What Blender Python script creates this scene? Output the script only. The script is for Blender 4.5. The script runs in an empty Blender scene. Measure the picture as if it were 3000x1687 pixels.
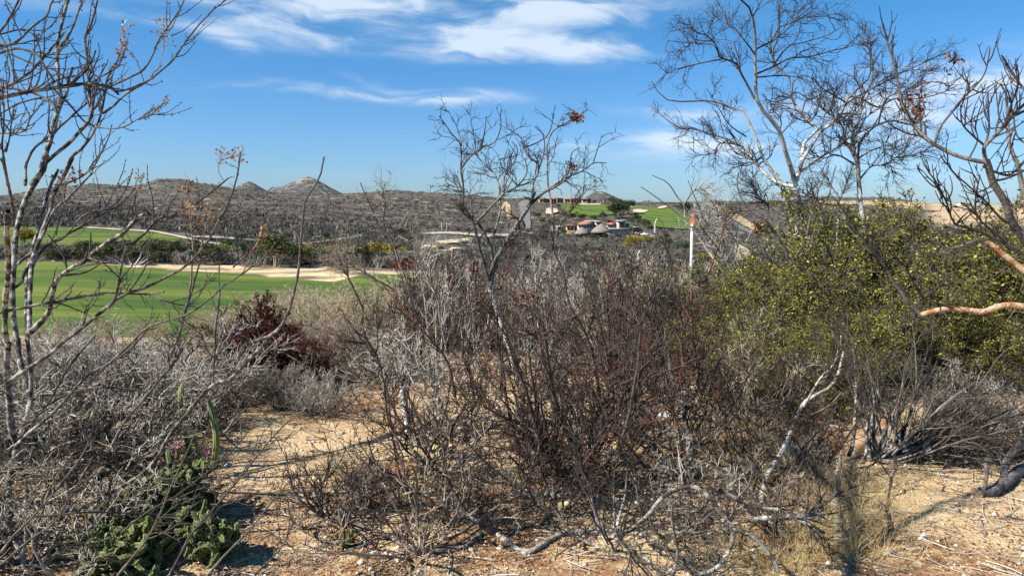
import bpy, math, random
import numpy as np
from math import radians, sin, cos, atan2, sqrt, pi

# ------------------------------------------------------------------ camera, sky, sun, exposure
sc = bpy.context.scene
COL = sc.collection
FPX = 2166.0                      # focal length in photograph pixels (3000 wide)
HOR = 600.0                       # eye-level row
CAMZ = 1.7
PITCH = math.atan((843.5 - HOR) / FPX)
cam = bpy.data.cameras.new('camera'); cam.lens = FPX / 3000 * 36; cam.sensor_width = 36
cam.clip_start = 0.05; cam.clip_end = 30000
co = bpy.data.objects.new('camera', cam); COL.objects.link(co)
co.location = (0, 0, CAMZ); co.rotation_euler = (pi / 2 - PITCH, 0, 0)
sc.camera = co

SUN_EL = radians(43); SHX, SHY = 1.0, 0.40      # shadows fall to the right and a little away
SUN_ROT = atan2(-SHX, -SHY)
w = bpy.data.worlds.new('World'); sc.world = w; w.use_nodes = True
nt = w.node_tree; nt.nodes.clear()
class NB:
    def __init__(s, t): s.t = t
    def n(s, typ, **kw):
        x = s.t.nodes.new(typ)
        for k, v in kw.items():
            if k.startswith('i_'):
                k = k[2:]
                k = int(k) if k.isdigit() else k
                x.inputs[k].default_value = v
            else: setattr(x, k, v)
        return x
    def l(s, a, b): s.t.links.new(a, b)
    def m(s, op, a, b=None, c=None, clamp=False):
        x = s.t.nodes.new('ShaderNodeMath'); x.operation = op; x.use_clamp = clamp
        for i, v in enumerate((a, b, c)):
            if v is None: continue
            if isinstance(v, (int, float)): x.inputs[i].default_value = v
            else: s.t.links.new(v, x.inputs[i])
        return x.outputs[0]
    def mix(s, f, a, b, mode='MIX'):
        x = s.t.nodes.new('ShaderNodeMix'); x.data_type = 'RGBA'; x.blend_type = mode
        for i, v in ((0, f), (6, a), (7, b)):
            if isinstance(v, (int, float)): x.inputs[i].default_value = v
            elif isinstance(v, tuple): x.inputs[i].default_value = v if len(v) == 4 else (*v, 1)
            else: s.t.links.new(v, x.inputs[i])
        return x.outputs[2]
    def ss(s, v, lo, hi):
        x = s.t.nodes.new('ShaderNodeMapRange'); x.interpolation_type = 'SMOOTHSTEP'
        s.t.links.new(v, x.inputs[0]); x.inputs[1].default_value = lo; x.inputs[2].default_value = hi
        return x.outputs[0]
    def noise(s, vec, scale, detail=4, rough=.55, dist=0):
        x = s.t.nodes.new('ShaderNodeTexNoise'); x.inputs['Scale'].default_value = scale
        x.inputs['Detail'].default_value = detail; x.inputs['Roughness'].default_value = rough
        x.inputs['Distortion'].default_value = dist
        if vec is not None: s.t.links.new(vec, x.inputs['Vector'])
        return x.outputs[0]
b = NB(nt)
sky = b.n('ShaderNodeTexSky', sky_type='NISHITA', sun_disc=False, sun_elevation=SUN_EL, sun_rotation=SUN_ROT)
sky.altitude = 0; sky.air_density = 1.0; sky.dust_density = 0.3; sky.ozone_density = 3.0
tc = b.n('ShaderNodeTexCoord'); sx = b.n('ShaderNodeSeparateXYZ'); b.l(tc.outputs['Generated'], sx.inputs[0])
az0 = b.m('ARCTAN2', sx.outputs[0], sx.outputs[1]); el0 = b.m('ARCSINE', sx.outputs[2])
cv = b.n('ShaderNodeCombineXYZ'); b.l(b.m('MULTIPLY', az0, 7.0), cv.inputs[0]); b.l(b.m('MULTIPLY', el0, 16.0), cv.inputs[1])
wn = b.n('ShaderNodeTexNoise'); wn.inputs['Scale'].default_value = 1.0; wn.inputs['Detail'].default_value = 5
b.l(cv.outputs[0], wn.inputs['Vector'])
ws = b.n('ShaderNodeSeparateColor'); b.l(wn.outputs['Color'], ws.inputs[0])
az = b.m('ADD', az0, b.m('MULTIPLY', b.m('SUBTRACT', ws.outputs[0], .5), .12))
el = b.m('ADD', el0, b.m('MULTIPLY', b.m('SUBTRACT', ws.outputs[1], .5), .034))
CL = [  # px, py, rx, ry, tilt degrees, weight : the cirrus bands of this sky, as directions
 (1380, 30, 620, 95, -2, 1.15), (1700, 20, 260, 50, 10, .5), (900, 20, 420, 60, 0, .5), (1120, 130, 420, 38, -4, .75),
 (1640, 152, 280, 26, -3, 1.2), (1500, 135, 250, 22, -14, .5), (700, 140, 70, 30, -30, .45), (690, 248, 150, 14, 8, .42),
 (1120, 285, 300, 20, -3, 1.2), (1420, 292, 130, 26, 3, .62), (1150, 262, 160, 16, -16, .5), (1970, 330, 130, 20, -4, .5),
 (2120, 350, 360, 40, -6, .5), (2820, 240, 460, 60, 4, .8), (2700, 330, 480, 60, 8, .7), (2250, 420, 620, 48, 0, .72),
 (1900, 430, 320, 30, 4, .55), (2980, 130, 90, 24, 0, .4), (250, 20, 420, 50, -3, .42), (560, 90, 300, 26, -6, .25),
 (2500, 500, 700, 40, 0, .3), (300, 500, 900, 30, 0, .12), (950, 505, 200, 14, 0, .2), (-900, 200, 500, 60, 0, .5), (4200, 100, 600, 90, 0, .6)]
tot = None
for px, py, rx, ry, tl, wt in CL:
    ca = math.atan((px - 1500) / 2180); ce = math.atan((600 - py) / 2180 * cos(ca))
    da = b.m('SUBTRACT', az, ca); de = b.m('SUBTRACT', el, ce)
    c_, s_ = cos(radians(tl)), sin(radians(tl))
    u = b.m('MULTIPLY', b.m('ADD', b.m('MULTIPLY', da, c_), b.m('MULTIPLY', de, s_)), 2180 / rx)
    v = b.m('MULTIPLY', b.m('SUBTRACT', b.m('MULTIPLY', de, c_), b.m('MULTIPLY', da, s_)), 2180 / ry)
    r2 = b.m('ADD', b.m('POWER', b.m('ABSOLUTE', u), 2.4), b.m('MULTIPLY', v, v))
    g = b.m('MULTIPLY', b.m('EXPONENT', b.m('MULTIPLY', r2, -1.0)), wt)
    tot = g if tot is None else b.m('ADD', tot, g)
cs = b.n('ShaderNodeCombineXYZ'); b.l(b.m('MULTIPLY', az, 9.0), cs.inputs[0]); b.l(b.m('MULTIPLY', b.m('ADD', el, b.m('MULTIPLY', az, .05)), 42.0), cs.inputs[1])
st = b.noise(cs.outputs[0], .8, 9, .56, .5)
den = b.m('MULTIPLY', tot, b.m('ADD', b.m('MULTIPLY', b.ss(st, .30, .78), 1.1), .14))
den = b.m('MULTIPLY', b.ss(den, .03, 1.25), .84, clamp=True)
skc = b.mix(1.0, sky.outputs[0], (.86, 1.06, 1.16, 1), 'MULTIPLY')
# deeper blue overhead, paler at eye level: the polarised look of this sky
skc = b.mix(b.ss(el0, .0, .34), b.mix(1.0, skc, (.84, .98, 1.34, 1), 'MULTIPLY'), b.mix(1.0, skc, (.42, 1.0, 1.25, 1), 'MULTIPLY'))
out = b.mix(den, skc, (8.6, 9.8, 11.2, 1))
bg = b.n('ShaderNodeBackground'); bg.inputs[1].default_value = 0.050; b.l(out, bg.inputs[0])
wo = b.n('ShaderNodeOutputWorld'); b.l(bg.outputs[0], wo.inputs[0])

sl = bpy.data.lights.new('sun', 'SUN'); sl.energy = 5.0; sl.angle = radians(.53); sl.color = (1, .955, .88)
so = bpy.data.objects.new('sun', sl); COL.objects.link(so)
import mathutils
dv = mathutils.Vector((SHX, SHY, -sqrt(SHX**2 + SHY**2) * math.tan(SUN_EL)))
so.rotation_euler = dv.to_track_quat('-Z', 'Y').to_euler(); so.location = (-20, -10, 30)
sc.view_settings.view_transform = 'Standard'; sc.view_settings.look = 'None'
sc.view_settings.exposure = 0.92; sc.view_settings.gamma = 1.0
sc.render.engine = 'CYCLES'
sc.cycles.max_bounces = 5; sc.cycles.diffuse_bounces = 2; sc.cycles.transparent_max_bounces = 4

# ------------------------------------------------------------------ small maths
CP, SP = cos(PITCH), sin(PITCH)
def W(px, py, Y):                         # photograph pixel + forward distance -> world point
    k = FPX * CP + (843.5 - py) * SP
    return np.array([(px - 1500) * Y / k, Y, CAMZ + Y * (-FPX * SP + (843.5 - py) * CP) / k])
def zof(py, Y): return W(1500, py, Y)[2]
def pxm(Y): return Y / (FPX / CP)         # metres per photograph pixel at distance Y
def hash2(ix, iy, s):
    h = (ix * 374761393 + iy * 668265263 + s * 974634777) & 0xffffffff
    h = ((h ^ (h >> 13)) * 1274126177) & 0xffffffff
    return ((h ^ (h >> 16)) & 0xffff) / 65535.0
def vnoise(x, y, s=0):
    x = np.asarray(x, float); y = np.asarray(y, float)
    ix = np.floor(x).astype(np.int64); iy = np.floor(y).astype(np.int64)
    fx = x - ix; fy = y - iy; fx = fx*fx*(3-2*fx); fy = fy*fy*(3-2*fy)
    a = hash2(ix, iy, s); b_ = hash2(ix+1, iy, s); c = hash2(ix, iy+1, s); d = hash2(ix+1, iy+1, s)
    return (a*(1-fx)+b_*fx)*(1-fy) + (c*(1-fx)+d*fx)*fy
def fbm(x, y, o=4, s=0):
    t = 0; a = .5
    for i in range(o):
        t = t + a*(vnoise(x*2**i, y*2**i, s+i*17)-.5); a *= .5
    return t

# ------------------------------------------------------------------ terrain heights
NEAR = [(-40, 0), (0, 0), (8.5, 0), (12, -.45), (16, -1.3), (22, -2.7), (32, -4.35)]
FAR = {
 -600: [(77,774),(100,745),(130,706),(200,668),(300,644),(400,629),(500,617),(650,606),(800,596),(1000,588),(1200,582),(1500,578),(2000,585)],
    0: [(77,772),(100,743),(130,706),(200,666),(300,644),(400,628),(500,616),(650,604),(800,594),(1000,586),(1200,579),(1500,573),(2000,585)],
  170: [(77,770),(100,742),(130,706),(200,666),(300,642),(400,622),(500,606),(650,592),(800,580),(1000,566),(1200,556),(1500,546),(2000,580)],
  273: [(77,774),(100,745),(130,707),(200,667),(300,642),(400,622),(500,606),(650,590),(800,576),(1000,560),(1200,548),(1500,537),(2000,580)],
  384: [(77,782),(100,748),(130,708),(200,670),(300,646),(400,624),(500,606),(650,588),(800,570),(1000,551),(1200,548),(1500,545),(2000,580)],
  420: [(77,783),(100,749),(130,709),(200,671),(300,648),(400,626),(500,606),(650,586),(800,562),(1000,537),(1200,548),(1500,549),(2000,580)],
  465: [(77,786),(100,750),(130,710),(200,673),(300,650),(400,628),(500,608),(650,584),(800,552),(1000,521),(1200,550),(1500,560),(2000,585)],
  525: [(77,790),(100,752),(130,712),(200,678),(300,652),(400,630),(500,610),(650,584),(800,552),(1000,521),(1200,550),(1500,565),(2000,585)],
  600: [(77,795),(100,754),(130,716),(200,684),(300,656),(400,634),(500,614),(650,593),(800,566),(1000,536),(1200,555),(1500,570),(2000,590)],
  690: [(77,800),(100,757),(130,722),(200,690),(300,660),(400,638),(500,618),(650,597),(800,577),(1000,552),(1200,566),(1500,578),(2000,592)],
  800: [(77,802),(100,760),(130,726),(200,694),(300,664),(400,642),(500,622),(650,601),(800,585),(1000,566),(1200,574),(1500,582),(2000,594)],
  980: [(77,803),(100,766),(130,732),(200,700),(300,670),(400,647),(500,627),(650,607),(800,589),(1000,567),(1200,575),(1500,585),(2000,595)],
 1155: [(77,806),(100,774),(130,742),(200,708),(300,682),(400,655),(500,632),(650,607),(800,585),(1000,557),(1200,575),(1500,588),(2000,596)],
 1272: [(77,815),(100,782),(130,752),(200,716),(300,690),(400,664),(500,638),(650,611),(800,588),(1000,564),(1200,580),(1500,590),(2000,597)],
 1427: [(77,828),(100,792),(130,764),(200,728),(300,702),(400,678),(500,645),(650,608),(800,584),(1000,576),(1200,588),(1500,595),(2000,599)],
 1540: [(77,848),(100,806),(130,774),(200,738),(300,712),(400,690),(500,664),(650,590),(800,582),(1000,590),(1200,596),(1500,598),(2000,600)],
 1650: [(77,855),(100,815),(130,782),(200,742),(300,716),(400,693),(500,655),(650,593),(720,592),(800,597),(1000,599),(1500,600),(2000,601)],
 1850: [(77,855),(100,815),(130,782),(200,742),(300,716),(400,693),(500,658),(650,600),(720,598),(800,596),(1000,597),(1500,600),(2000,601)],
 2000: [(77,855),(100,815),(130,782),(200,744),(300,718),(400,697),(500,670),(650,608),(720,602),(800,597),(1000,593),(1200,597),(2000,602)],
 2100: [(77,855),(100,815),(130,784),(200,750),(300,722),(400,702),(500,682),(650,640),(800,612),(1000,588),(1200,594),(2000,602)],
 2200: [(77,855),(100,815),(130,786),(200,754),(300,728),(400,708),(500,688),(650,660),(800,628),(1000,588),(1200,594),(2000,602)],
 2330: [(77,855),(100,815),(130,788),(200,756),(300,730),(400,711),(500,690),(650,664),(800,632),(1000,585),(1200,592),(2000,602)],
 2400: [(77,855),(100,815),(130,788),(200,756),(300,730),(400,711),(500,690),(650,664),(800,630),(1000,575),(1200,585),(2000,602)],
 2600: [(77,855),(100,815),(130,788),(200,757),(300,732),(400,713),(500,692),(650,660),(800,628),(1000,577),(1200,590),(2000,602)],
 2750: [(77,855),(100,815),(130,788),(200,758),(300,734),(400,714),(500,692),(650,655),(800,616),(950,596),(1100,599),(2000,602)],
 2900: [(77,855),(100,815),(130,788),(200,758),(300,734),(400,714),(500,692),(650,658),(800,620),(950,602),(1100,602),(2000,603)],
 3600: [(77,855),(100,815),(130,788),(200,758),(300,734),(400,714),(500,692),(650,658),(800,622),(950,608),(1100,605),(2000,603)],
}
TY = np.concatenate([np.linspace(-40, 11, 40), np.geomspace(12, 2400, 420)])
TPX = np.array(sorted(FAR)); TZ = []
for p_ in TPX:
    ys = [a for a, _ in NEAR] + [a for a, _ in FAR[p_]] + [2400, 9000]
    zs = [z for _, z in NEAR] + [zof(r, a) for a, r in FAR[p_]] + [-18, -40]
    col = np.interp(TY, ys, zs)
    for _ in range(3):
        col[45:-1] = (col[44:-2] + col[45:-1]*2 + col[46:]) / 4
    TZ.append(col)
TZ = np.array(TZ)
def H(x, Y):
    x = np.asarray(x, float); Y = np.asarray(Y, float); x, Y = np.broadcast_arrays(x, Y)
    px = np.clip(1500 + 2180 * x / np.maximum(Y, 6), TPX[0], TPX[-1] - .01)
    i = np.clip(np.searchsorted(TPX, px, side='right') - 1, 0, len(TPX)-2)
    f = (px - TPX[i]) / (TPX[i+1] - TPX[i]); f = f*f*(3-2*f)*.6 + f*.4
    yc = np.clip(Y, TY[0], TY[-1] - 1e-3)
    j = np.clip(np.searchsorted(TY, yc, side='right') - 1, 0, len(TY)-2)
    g = (yc - TY[j]) / (TY[j+1] - TY[j])
    z = (TZ[i, j]*(1-f) + TZ[i+1, j]*f)*(1-g) + (TZ[i, j+1]*(1-f) + TZ[i+1, j+1]*f)*g
    z = np.where(Y > 2400, -18 - (Y-2400)*.004, z)
    near = np.clip(1 - (Y-12)/10, 0, 1)
    z = z + near*(fbm(x*.7, Y*.7, 4, 3)*.16 + fbm(x*4, Y*4, 3, 9)*.035)
    z = z + (1-near)*np.clip(Y/60, 0, 1)*fbm(x/14, Y/14, 3, 5)*.7*np.clip((Y-20)/120, .3, 1)
    z = z + np.clip((Y-250)/500, 0, 1)*fbm(x/70, Y/110, 4, 21)*2.6 - np.clip((Y-500)/500, 0, 1)*.6
    return z
YS = np.geomspace(9, 2300, 3000)
def hit(px, py):                          # where the line of sight meets the land
    k = FPX*CP + (843.5-py)*SP
    zz = CAMZ + YS*(-FPX*SP + (843.5-py)*CP)/k; xx = (px-1500)*YS/k
    q = np.nonzero(H(xx, YS) >= zz)[0]
    i = q[0] if len(q) else len(YS)-1
    return xx[i], YS[i]

# ------------------------------------------------------------------ objects
def tag(o, label=None, cat=None, group=None, kind=None):
    if label: o['label'] = label
    if cat: o['category'] = cat
    if group: o['group'] = group
    if kind: o['kind'] = kind
    return o
def thing(name, label, cat, loc=(0, 0, 0), group=None, rz=0, s=1):
    o = bpy.data.objects.new(name, None); COL.objects.link(o)
    o.location = tuple(loc); o.rotation_euler = (0, 0, rz); o.scale = (s, s, s); o.empty_display_size = .2
    return tag(o, label, cat, group)
def mk(name, V, F, mats, parent=None, attrs=None, smooth=False, mi=None):
    V = np.asarray(V, np.float32).reshape(-1, 3)
    me = bpy.data.meshes.new(name)
    if isinstance(F, np.ndarray):
        k = F.shape[1]; nf = len(F); fl = F.astype(np.int32).ravel()
        ls = np.arange(0, nf*k, k, dtype=np.int32)
    else:
        nf = len(F); fl = np.array([i for f in F for i in f], np.int32)
        ls = np.cumsum([0] + [len(f) for f in F[:-1]]).astype(np.int32)
    me.vertices.add(len(V)); me.vertices.foreach_set('co', V.ravel())
    me.loops.add(len(fl)); me.loops.foreach_set('vertex_index', fl)
    me.polygons.add(nf); me.polygons.foreach_set('loop_start', ls)
    if mi is not None: me.polygons.foreach_set('material_index', np.asarray(mi, np.int32))
    me.update(calc_edges=True)
    if smooth: me.polygons.foreach_set('use_smooth', np.ones(nf, bool))
    for m_ in (mats if isinstance(mats, (list, tuple)) else [mats]): me.materials.append(m_)
    for a, v in (attrs or {}).items():
        at = me.attributes.new(a, 'FLOAT', 'POINT'); at.data.foreach_set('value', np.asarray(v, np.float32))
    o = bpy.data.objects.new(name, me); COL.objects.link(o)
    if parent is not None: o.parent = parent
    return o
def real_h(root):
    z = [v for c in root.children_recursive if c.type == 'MESH' for v in np.percentile(np.array([p.co.z for p in c.data.vertices]), [99.5])]
    return max(z)
ORD = 'first second third fourth fifth sixth seventh eighth ninth tenth eleventh twelfth thirteenth fourteenth fifteenth sixteenth seventeenth eighteenth nineteenth twentieth'.split()
ORD += ['twenty '+q for q in ORD[:9]]+['thirtieth']+['thirty '+q for q in ORD[:9]]+['fortieth']
def copy_tree(o, loc, rz=None, s=None, label=None, group=None):
    def cp(a, par):
        c = a.copy(); COL.objects.link(c); c.parent = par
        for ch in list(a.children): cp(ch, c)
        return c
    c = cp(o, None); c.location = tuple(loc)
    if rz is not None: c.rotation_euler = (0, 0, rz)
    if s is not None: c.scale = (s, s, s) if isinstance(s, (int, float)) else s
    if label: c['label'] = label
    if group: c['group'] = group
    return c
class MB:
    def __init__(s): s.v = []; s.f = []
    def add(s, v, f):
        n = len(s.v); s.v += [tuple(p) for p in v]; s.f += [tuple(n+i for i in q) for q in f]
    def box(s, x0, x1, y0, y1, z0, z1):
        s.add([(x0,y0,z0),(x1,y0,z0),(x1,y1,z0),(x0,y1,z0),(x0,y0,z1),(x1,y0,z1),(x1,y1,z1),(x0,y1,z1)],
              [(0,3,2,1),(4,5,6,7),(0,1,5,4),(1,2,6,5),(2,3,7,6),(3,0,4,7)])
    def hip(s, x0, x1, y0, y1, z0, z1, inset=.45):
        w_ = (y1-y0)*inset; ym = (y0+y1)/2
        s.add([(x0,y0,z0),(x1,y0,z0),(x1,y1,z0),(x0,y1,z0),(x0+w_,ym,z1),(x1-w_,ym,z1)],
              [(0,3,2,1),(0,1,5,4),(1,2,5),(2,3,4,5),(3,0,4)])
    def lathe(s, prof, n=12, cx=0, cy=0):
        base = len(s.v)
        for r, z in prof:
            for i in range(n):
                a = 2*pi*i/n; s.v.append((cx+r*cos(a), cy+r*sin(a), z))
        for j in range(len(prof)-1):
            for i in range(n):
                a = base+j*n+i; b_ = base+j*n+(i+1) % n
                s.f.append((a, b_, b_+n, a+n))
        s.f.append(tuple(base+i for i in range(n))[::-1]); s.f.append(tuple(base+(len(prof)-1)*n+i for i in range(n)))
    def build(s, name, mat, parent=None, smooth=False): return mk(name, s.v, s.f, mat, parent, smooth=smooth)

# ------------------------------------------------------------------ materials
def newmat(name):
    m = bpy.data.materials.new(name); m.use_nodes = True; m.node_tree.nodes.clear()
    bb = NB(m.node_tree)
    p = bb.n('ShaderNodeBsdfPrincipled'); o = bb.n('ShaderNodeOutputMaterial'); bb.l(p.outputs[0], o.inputs[0])
    p.inputs['Roughness'].default_value = .9
    p.inputs['Specular IOR Level'].default_value = .2
    return m, bb, p, o
def flat(name, c, rough=.8, var=.12, scale=3.0, spec=.2, bump=0):
    m, bb, p, o = newmat(name)
    g = bb.n('ShaderNodeNewGeometry'); n = bb.noise(g.outputs['Position'], scale, 5, .6)
    lo = tuple(x*(1-var*2) for x in c); hi = tuple(min(1, x*(1+var*2)) for x in c)
    bb.l(bb.mix(bb.ss(n, .3, .7), lo, hi), p.inputs['Base Color'])
    p.inputs['Roughness'].default_value = rough; p.inputs['Specular IOR Level'].default_value = spec
    if bump:
        bp = bb.n('ShaderNodeBump'); bp.inputs['Strength'].default_value = bump; bb.l(n, bp.inputs['Height']); bb.l(bp.outputs[0], p.inputs['Normal'])
    return m
def bark(name, light, dark, twig, lo=.15, hi=.6, blotch=9.0, bthr=(.42, .62), vary=0):
    m, bb, p, o = newmat(name)
    g = bb.n('ShaderNodeTexCoord')
    r = bb.n('ShaderNodeAttribute', attribute_name='rad'); v = bb.n('ShaderNodeAttribute', attribute_name='var')
    n = bb.noise(g.outputs['Object'], blotch, 6, .68)
    n2 = bb.noise(g.outputs['Object'], blotch*7, 4, .6)
    bk = bb.mix(bb.ss(n, *bthr), light, dark)
    bk = bb.mix(bb.m('MULTIPLY', bb.ss(n2, .5, .72), .55), bk, tuple(x*.45 for x in dark))
    tw = bb.mix(v.outputs['Fac'], twig, tuple(x*.45 for x in twig))
    c = bb.mix(bb.ss(r.outputs['Fac'], lo, hi), tw, bk)
    c = bb.mix(bb.m('MULTIPLY', bb.m('POWER', v.outputs['Fac'], 1.6), .8 if vary else .25), c, tuple(x*.4 for x in dark))
    bb.l(c, p.inputs['Base Color'])
    bp = bb.n('ShaderNodeBump'); bp.inputs['Strength'].default_value = .9; bp.inputs['Distance'].default_value = .010
    bb.l(n2, bp.inputs['Height']); bb.l(bp.outputs[0], p.inputs['Normal'])
    return m
def redbark():
    m = bark('red_tipped_dark_bark', (.28, .24, .21), (.055, .042, .036), (.2, .05, .03), .2, 1.1, 10)
    nt_ = m.node_tree; bb = NB(nt_); v = [n for n in nt_.nodes if n.type == 'ATTRIBUTE' and n.attribute_name == 'var'][0]
    mx = [n for n in nt_.nodes if n.type == 'MIX' and tuple(round(x, 3) for x in n.inputs[6].default_value)[:3] == (.2, .05, .03)][0]
    mx.inputs[6].default_value = (.085, .062, .05, 1); mx.inputs[7].default_value = (.22, .060, .032, 1)
    bb.l(bb.ss(v.outputs['Fac'], .80, 1.0), mx.inputs[0]); return m
def leafmat(name, cols, trans=.35):
    m, bb, p, o = newmat(name)
    v = bb.n('ShaderNodeAttribute', attribute_name='var')
    cr = bb.n('ShaderNodeValToRGB'); bb.l(v.outputs['Fac'], cr.inputs[0])
    e = cr.color_ramp.elements
    for i, (ps, c) in enumerate(cols):
        if i < 2: e[i].position = ps; e[i].color = (*c, 1)
        else: x = e.new(ps); x.color = (*c, 1)
    bb.l(cr.outputs[0], p.inputs['Base Color']); p.inputs['Roughness'].default_value = .55
    if trans:
        t = bb.n('ShaderNodeBsdfTranslucent'); bb.l(cr.outputs[0], t.inputs[0])
        ms = bb.n('ShaderNodeMixShader'); ms.inputs[0].default_value = trans
        bb.l(p.outputs[0], ms.inputs[1]); bb.l(t.outputs[0], ms.inputs[2]); bb.l(ms.outputs[0], o.inputs[0])
    return m

def ground_mat():
    m, bb, p, o = newmat('sandy_ground')
    g = bb.n('ShaderNodeNewGeometry'); pos = g.outputs['Position']
    s = bb.n('ShaderNodeSeparateXYZ'); bb.l(pos, s.inputs[0])
    n1 = bb.noise(pos, .9, 6, .65, .4); n2 = bb.noise(pos, 6, 6, .7); n3 = bb.noise(pos, 46, 4, .7); n4 = bb.noise(pos, 150, 2, .6)
    sand = bb.mix(bb.ss(n2, .3, .7), (.60, .445, .26), (.47, .335, .18))
    sand = bb.mix(bb.m('MULTIPLY', bb.ss(n3, .52, .68), .6), sand, (.34, .22, .12))
    sand = bb.mix(bb.m('MULTIPLY', bb.ss(n4, .6, .75), .5), sand, (.80, .68, .48))
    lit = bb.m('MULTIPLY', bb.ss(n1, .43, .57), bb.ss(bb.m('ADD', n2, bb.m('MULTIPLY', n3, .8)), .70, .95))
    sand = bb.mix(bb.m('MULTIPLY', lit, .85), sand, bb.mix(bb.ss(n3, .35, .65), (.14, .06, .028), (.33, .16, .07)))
    far1 = bb.noise(pos, .06, 6, .65); far2 = bb.noise(pos, .5, 5, .7)
    hill = bb.mix(bb.ss(far2, .35, .65), (.066, .056, .044), (.115, .10, .078))
    hill = bb.mix(bb.m('MULTIPLY', bb.ss(bb.m('ADD', far1, bb.m('MULTIPLY', far2, .25)), .70, .80), .8), hill, (.42, .34, .24))
    f = bb.ss(s.outputs[1], 14, 30)
    # the bare graded plateau on the right and the pale road cutting
    w2 = bb.m('MULTIPLY', bb.ss(bb.m('SUBTRACT', s.outputs[0], bb.m('MULTIPLY', s.outputs[1], .545)), 0, 25), bb.ss(bb.m('ADD', s.outputs[1], bb.m('MULTIPLY', far1, 160)), 660, 720))
    hill = bb.mix(w2, hill, bb.mix(bb.ss(far1, .42, .6), (.46, .35, .205), (.38, .25, .145)))
    bb.l(bb.mix(f, sand, hill), p.inputs['Base Color'])
    bp = bb.n('ShaderNodeBump'); bp.inputs['Strength'].default_value = .9; bp.inputs['Distance'].default_value = .03
    hh = bb.m('ADD', n2, bb.m('ADD', bb.m('MULTIPLY', n3, .5), bb.m('MULTIPLY', n4, .2)))
    bb.l(hh, bp.inputs['Height']); bb.l(bp.outputs[0], p.inputs['Normal'])
    return m
def grass_mat(name, stripes=None, dry=.5):
    m, bb, p, o = newmat(name)
    g = bb.n('ShaderNodeNewGeometry'); pos = g.outputs['Position']
    mp = bb.n('ShaderNodeMapping'); bb.l(pos, mp.inputs[0]); mp.inputs['Scale'].default_value = (.22, 1, 1)
    n1 = bb.noise(mp.outputs[0], .16, 5, .6, .3); n2 = bb.noise(mp.outputs[0], 1.1, 5, .65); n3 = bb.noise(pos, 9, 3, .6)
    c = bb.mix(bb.ss(n1, .40, .60), (.038, .082, .006), (.135, .158, .018))
    c = bb.mix(bb.m('MULTIPLY', bb.ss(n2, .4, .7), .5), c, (.075, .12, .014))
    c = bb.mix(bb.m('MULTIPLY', bb.ss(n3, .45, .7), .35), c, (.04, .08, .012))
    if dry: c = bb.mix(bb.m('MULTIPLY', bb.ss(bb.m('ADD', n1, bb.m('MULTIPLY', n2, .3)), .66, .84), dry), c, (.22, .18, .06))
    if stripes:
        sxx = bb.n('ShaderNodeSeparateXYZ'); bb.l(pos, sxx.inputs[0])
        ph = bb.m('ADD', bb.m('MULTIPLY', sxx.outputs[0], stripes[0]), bb.m('MULTIPLY', sxx.outputs[1], stripes[1]))
        s_ = bb.ss(bb.m('SINE', ph), -.5, .5)
        c = bb.mix(bb.m('MULTIPLY', s_, .55), c, (.11, .17, .045))
    bb.l(c, p.inputs['Base Color'])
    bp = bb.n('ShaderNodeBump'); bp.inputs['Strength'].default_value = .4; bp.inputs['Distance'].default_value = .03; bb.l(n3, bp.inputs['Height']); bb.l(bp.outputs[0], p.inputs['Normal'])
    return m
M = {}
M['ground'] = ground_mat()
M['grass'] = grass_mat('mown_grass'); M['grass_far'] = grass_mat('striped_fairway_west', (.35, .22), 0); M['grass_far2'] = grass_mat('striped_fairway_east', (.30, .26), 0)
M['sand'] = flat('wash_sand', (.40, .30, .175), .95, .36, .22)
M['bunker'] = flat('bunker_sand', (.50, .42, .29), .95, .08, .4)
M['path'] = flat('pale_path', (.42, .36, .26), .95, .08, .6)
M['road'] = flat('grey_concrete_road', (.15, .145, .135), .9, .1, .3)
M['cut'] = flat('yellow_cut_earth', (.36, .275, .15), .95, .25, .12, bump=.5)
M['rock'] = flat('pale_rock', (.40, .325, .21), .95, .22, .5, bump=.6)
M['peak'] = None
M['white_bark'] = bark('white_bark', (.70, .67, .62), (.20, .18, .16), (.070, .055, .046), .4, 1.15, 8, (.48, .62))
M['dark_bark'] = bark('dark_grey_bark', (.24, .215, .19), (.060, .052, .046), (.070, .050, .042), .1, .5, 10)
M['grey_bark'] = bark('knobbly_grey_bark', (.52, .48, .42), (.055, .046, .038), (.15, .125, .10), .1, .6, 19, (.40, .56))
M['ash_bark'] = bark('ash_grey_bark', (.66, .62, .55), (.17, .15, .12), (.66, .59, .49), .12, .6, 9, vary=1)
M['red_bark'] = redbark()
M['brown_bark'] = bark('dull_brown_twig', (.30, .26, .20), (.10, .085, .065), (.17, .14, .10), .2, .8, 8, vary=1)
M['orange_bark'] = bark('peeling_orange_bark', (.55, .40, .27), (.34, .15, .055), (.16, .09, .06), .05, .35, 16, (.45, .58))
M['straw_bark'] = bark('straw_twig', (.66, .58, .42), (.36, .30, .20), (.64, .545, .36), .2, .8, 6, vary=1)
M['tan_bark'] = bark('brown_twig', (.42, .35, .27), (.16, .12, .085), (.52, .42, .31), .2, .8, 6, vary=1)
M['maroon_bark'] = bark('maroon_twig', (.13, .06, .045), (.06, .02, .016), (.085, .022, .016), .2, .8, 6)
M['leaf'] = leafmat('yellow_green_leaf', [(0, (.050, .055, .014)), (1, (.68, .60, .07)), (.25, (.13, .13, .022)), (.62, (.28, .265, .04)), (.92, (.48, .44, .055))])
M['leaf_olive'] = leafmat('olive_leaf', [(0, (.035, .045, .018)), (1, (.17, .145, .05)), (.5, (.075, .082, .028))], .2)
M['leaf_green'] = leafmat('dark_green_leaf', [(0, (.02, .035, .014)), (1, (.085, .12, .035)), (.5, (.042, .065, .022))], .2)
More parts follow.
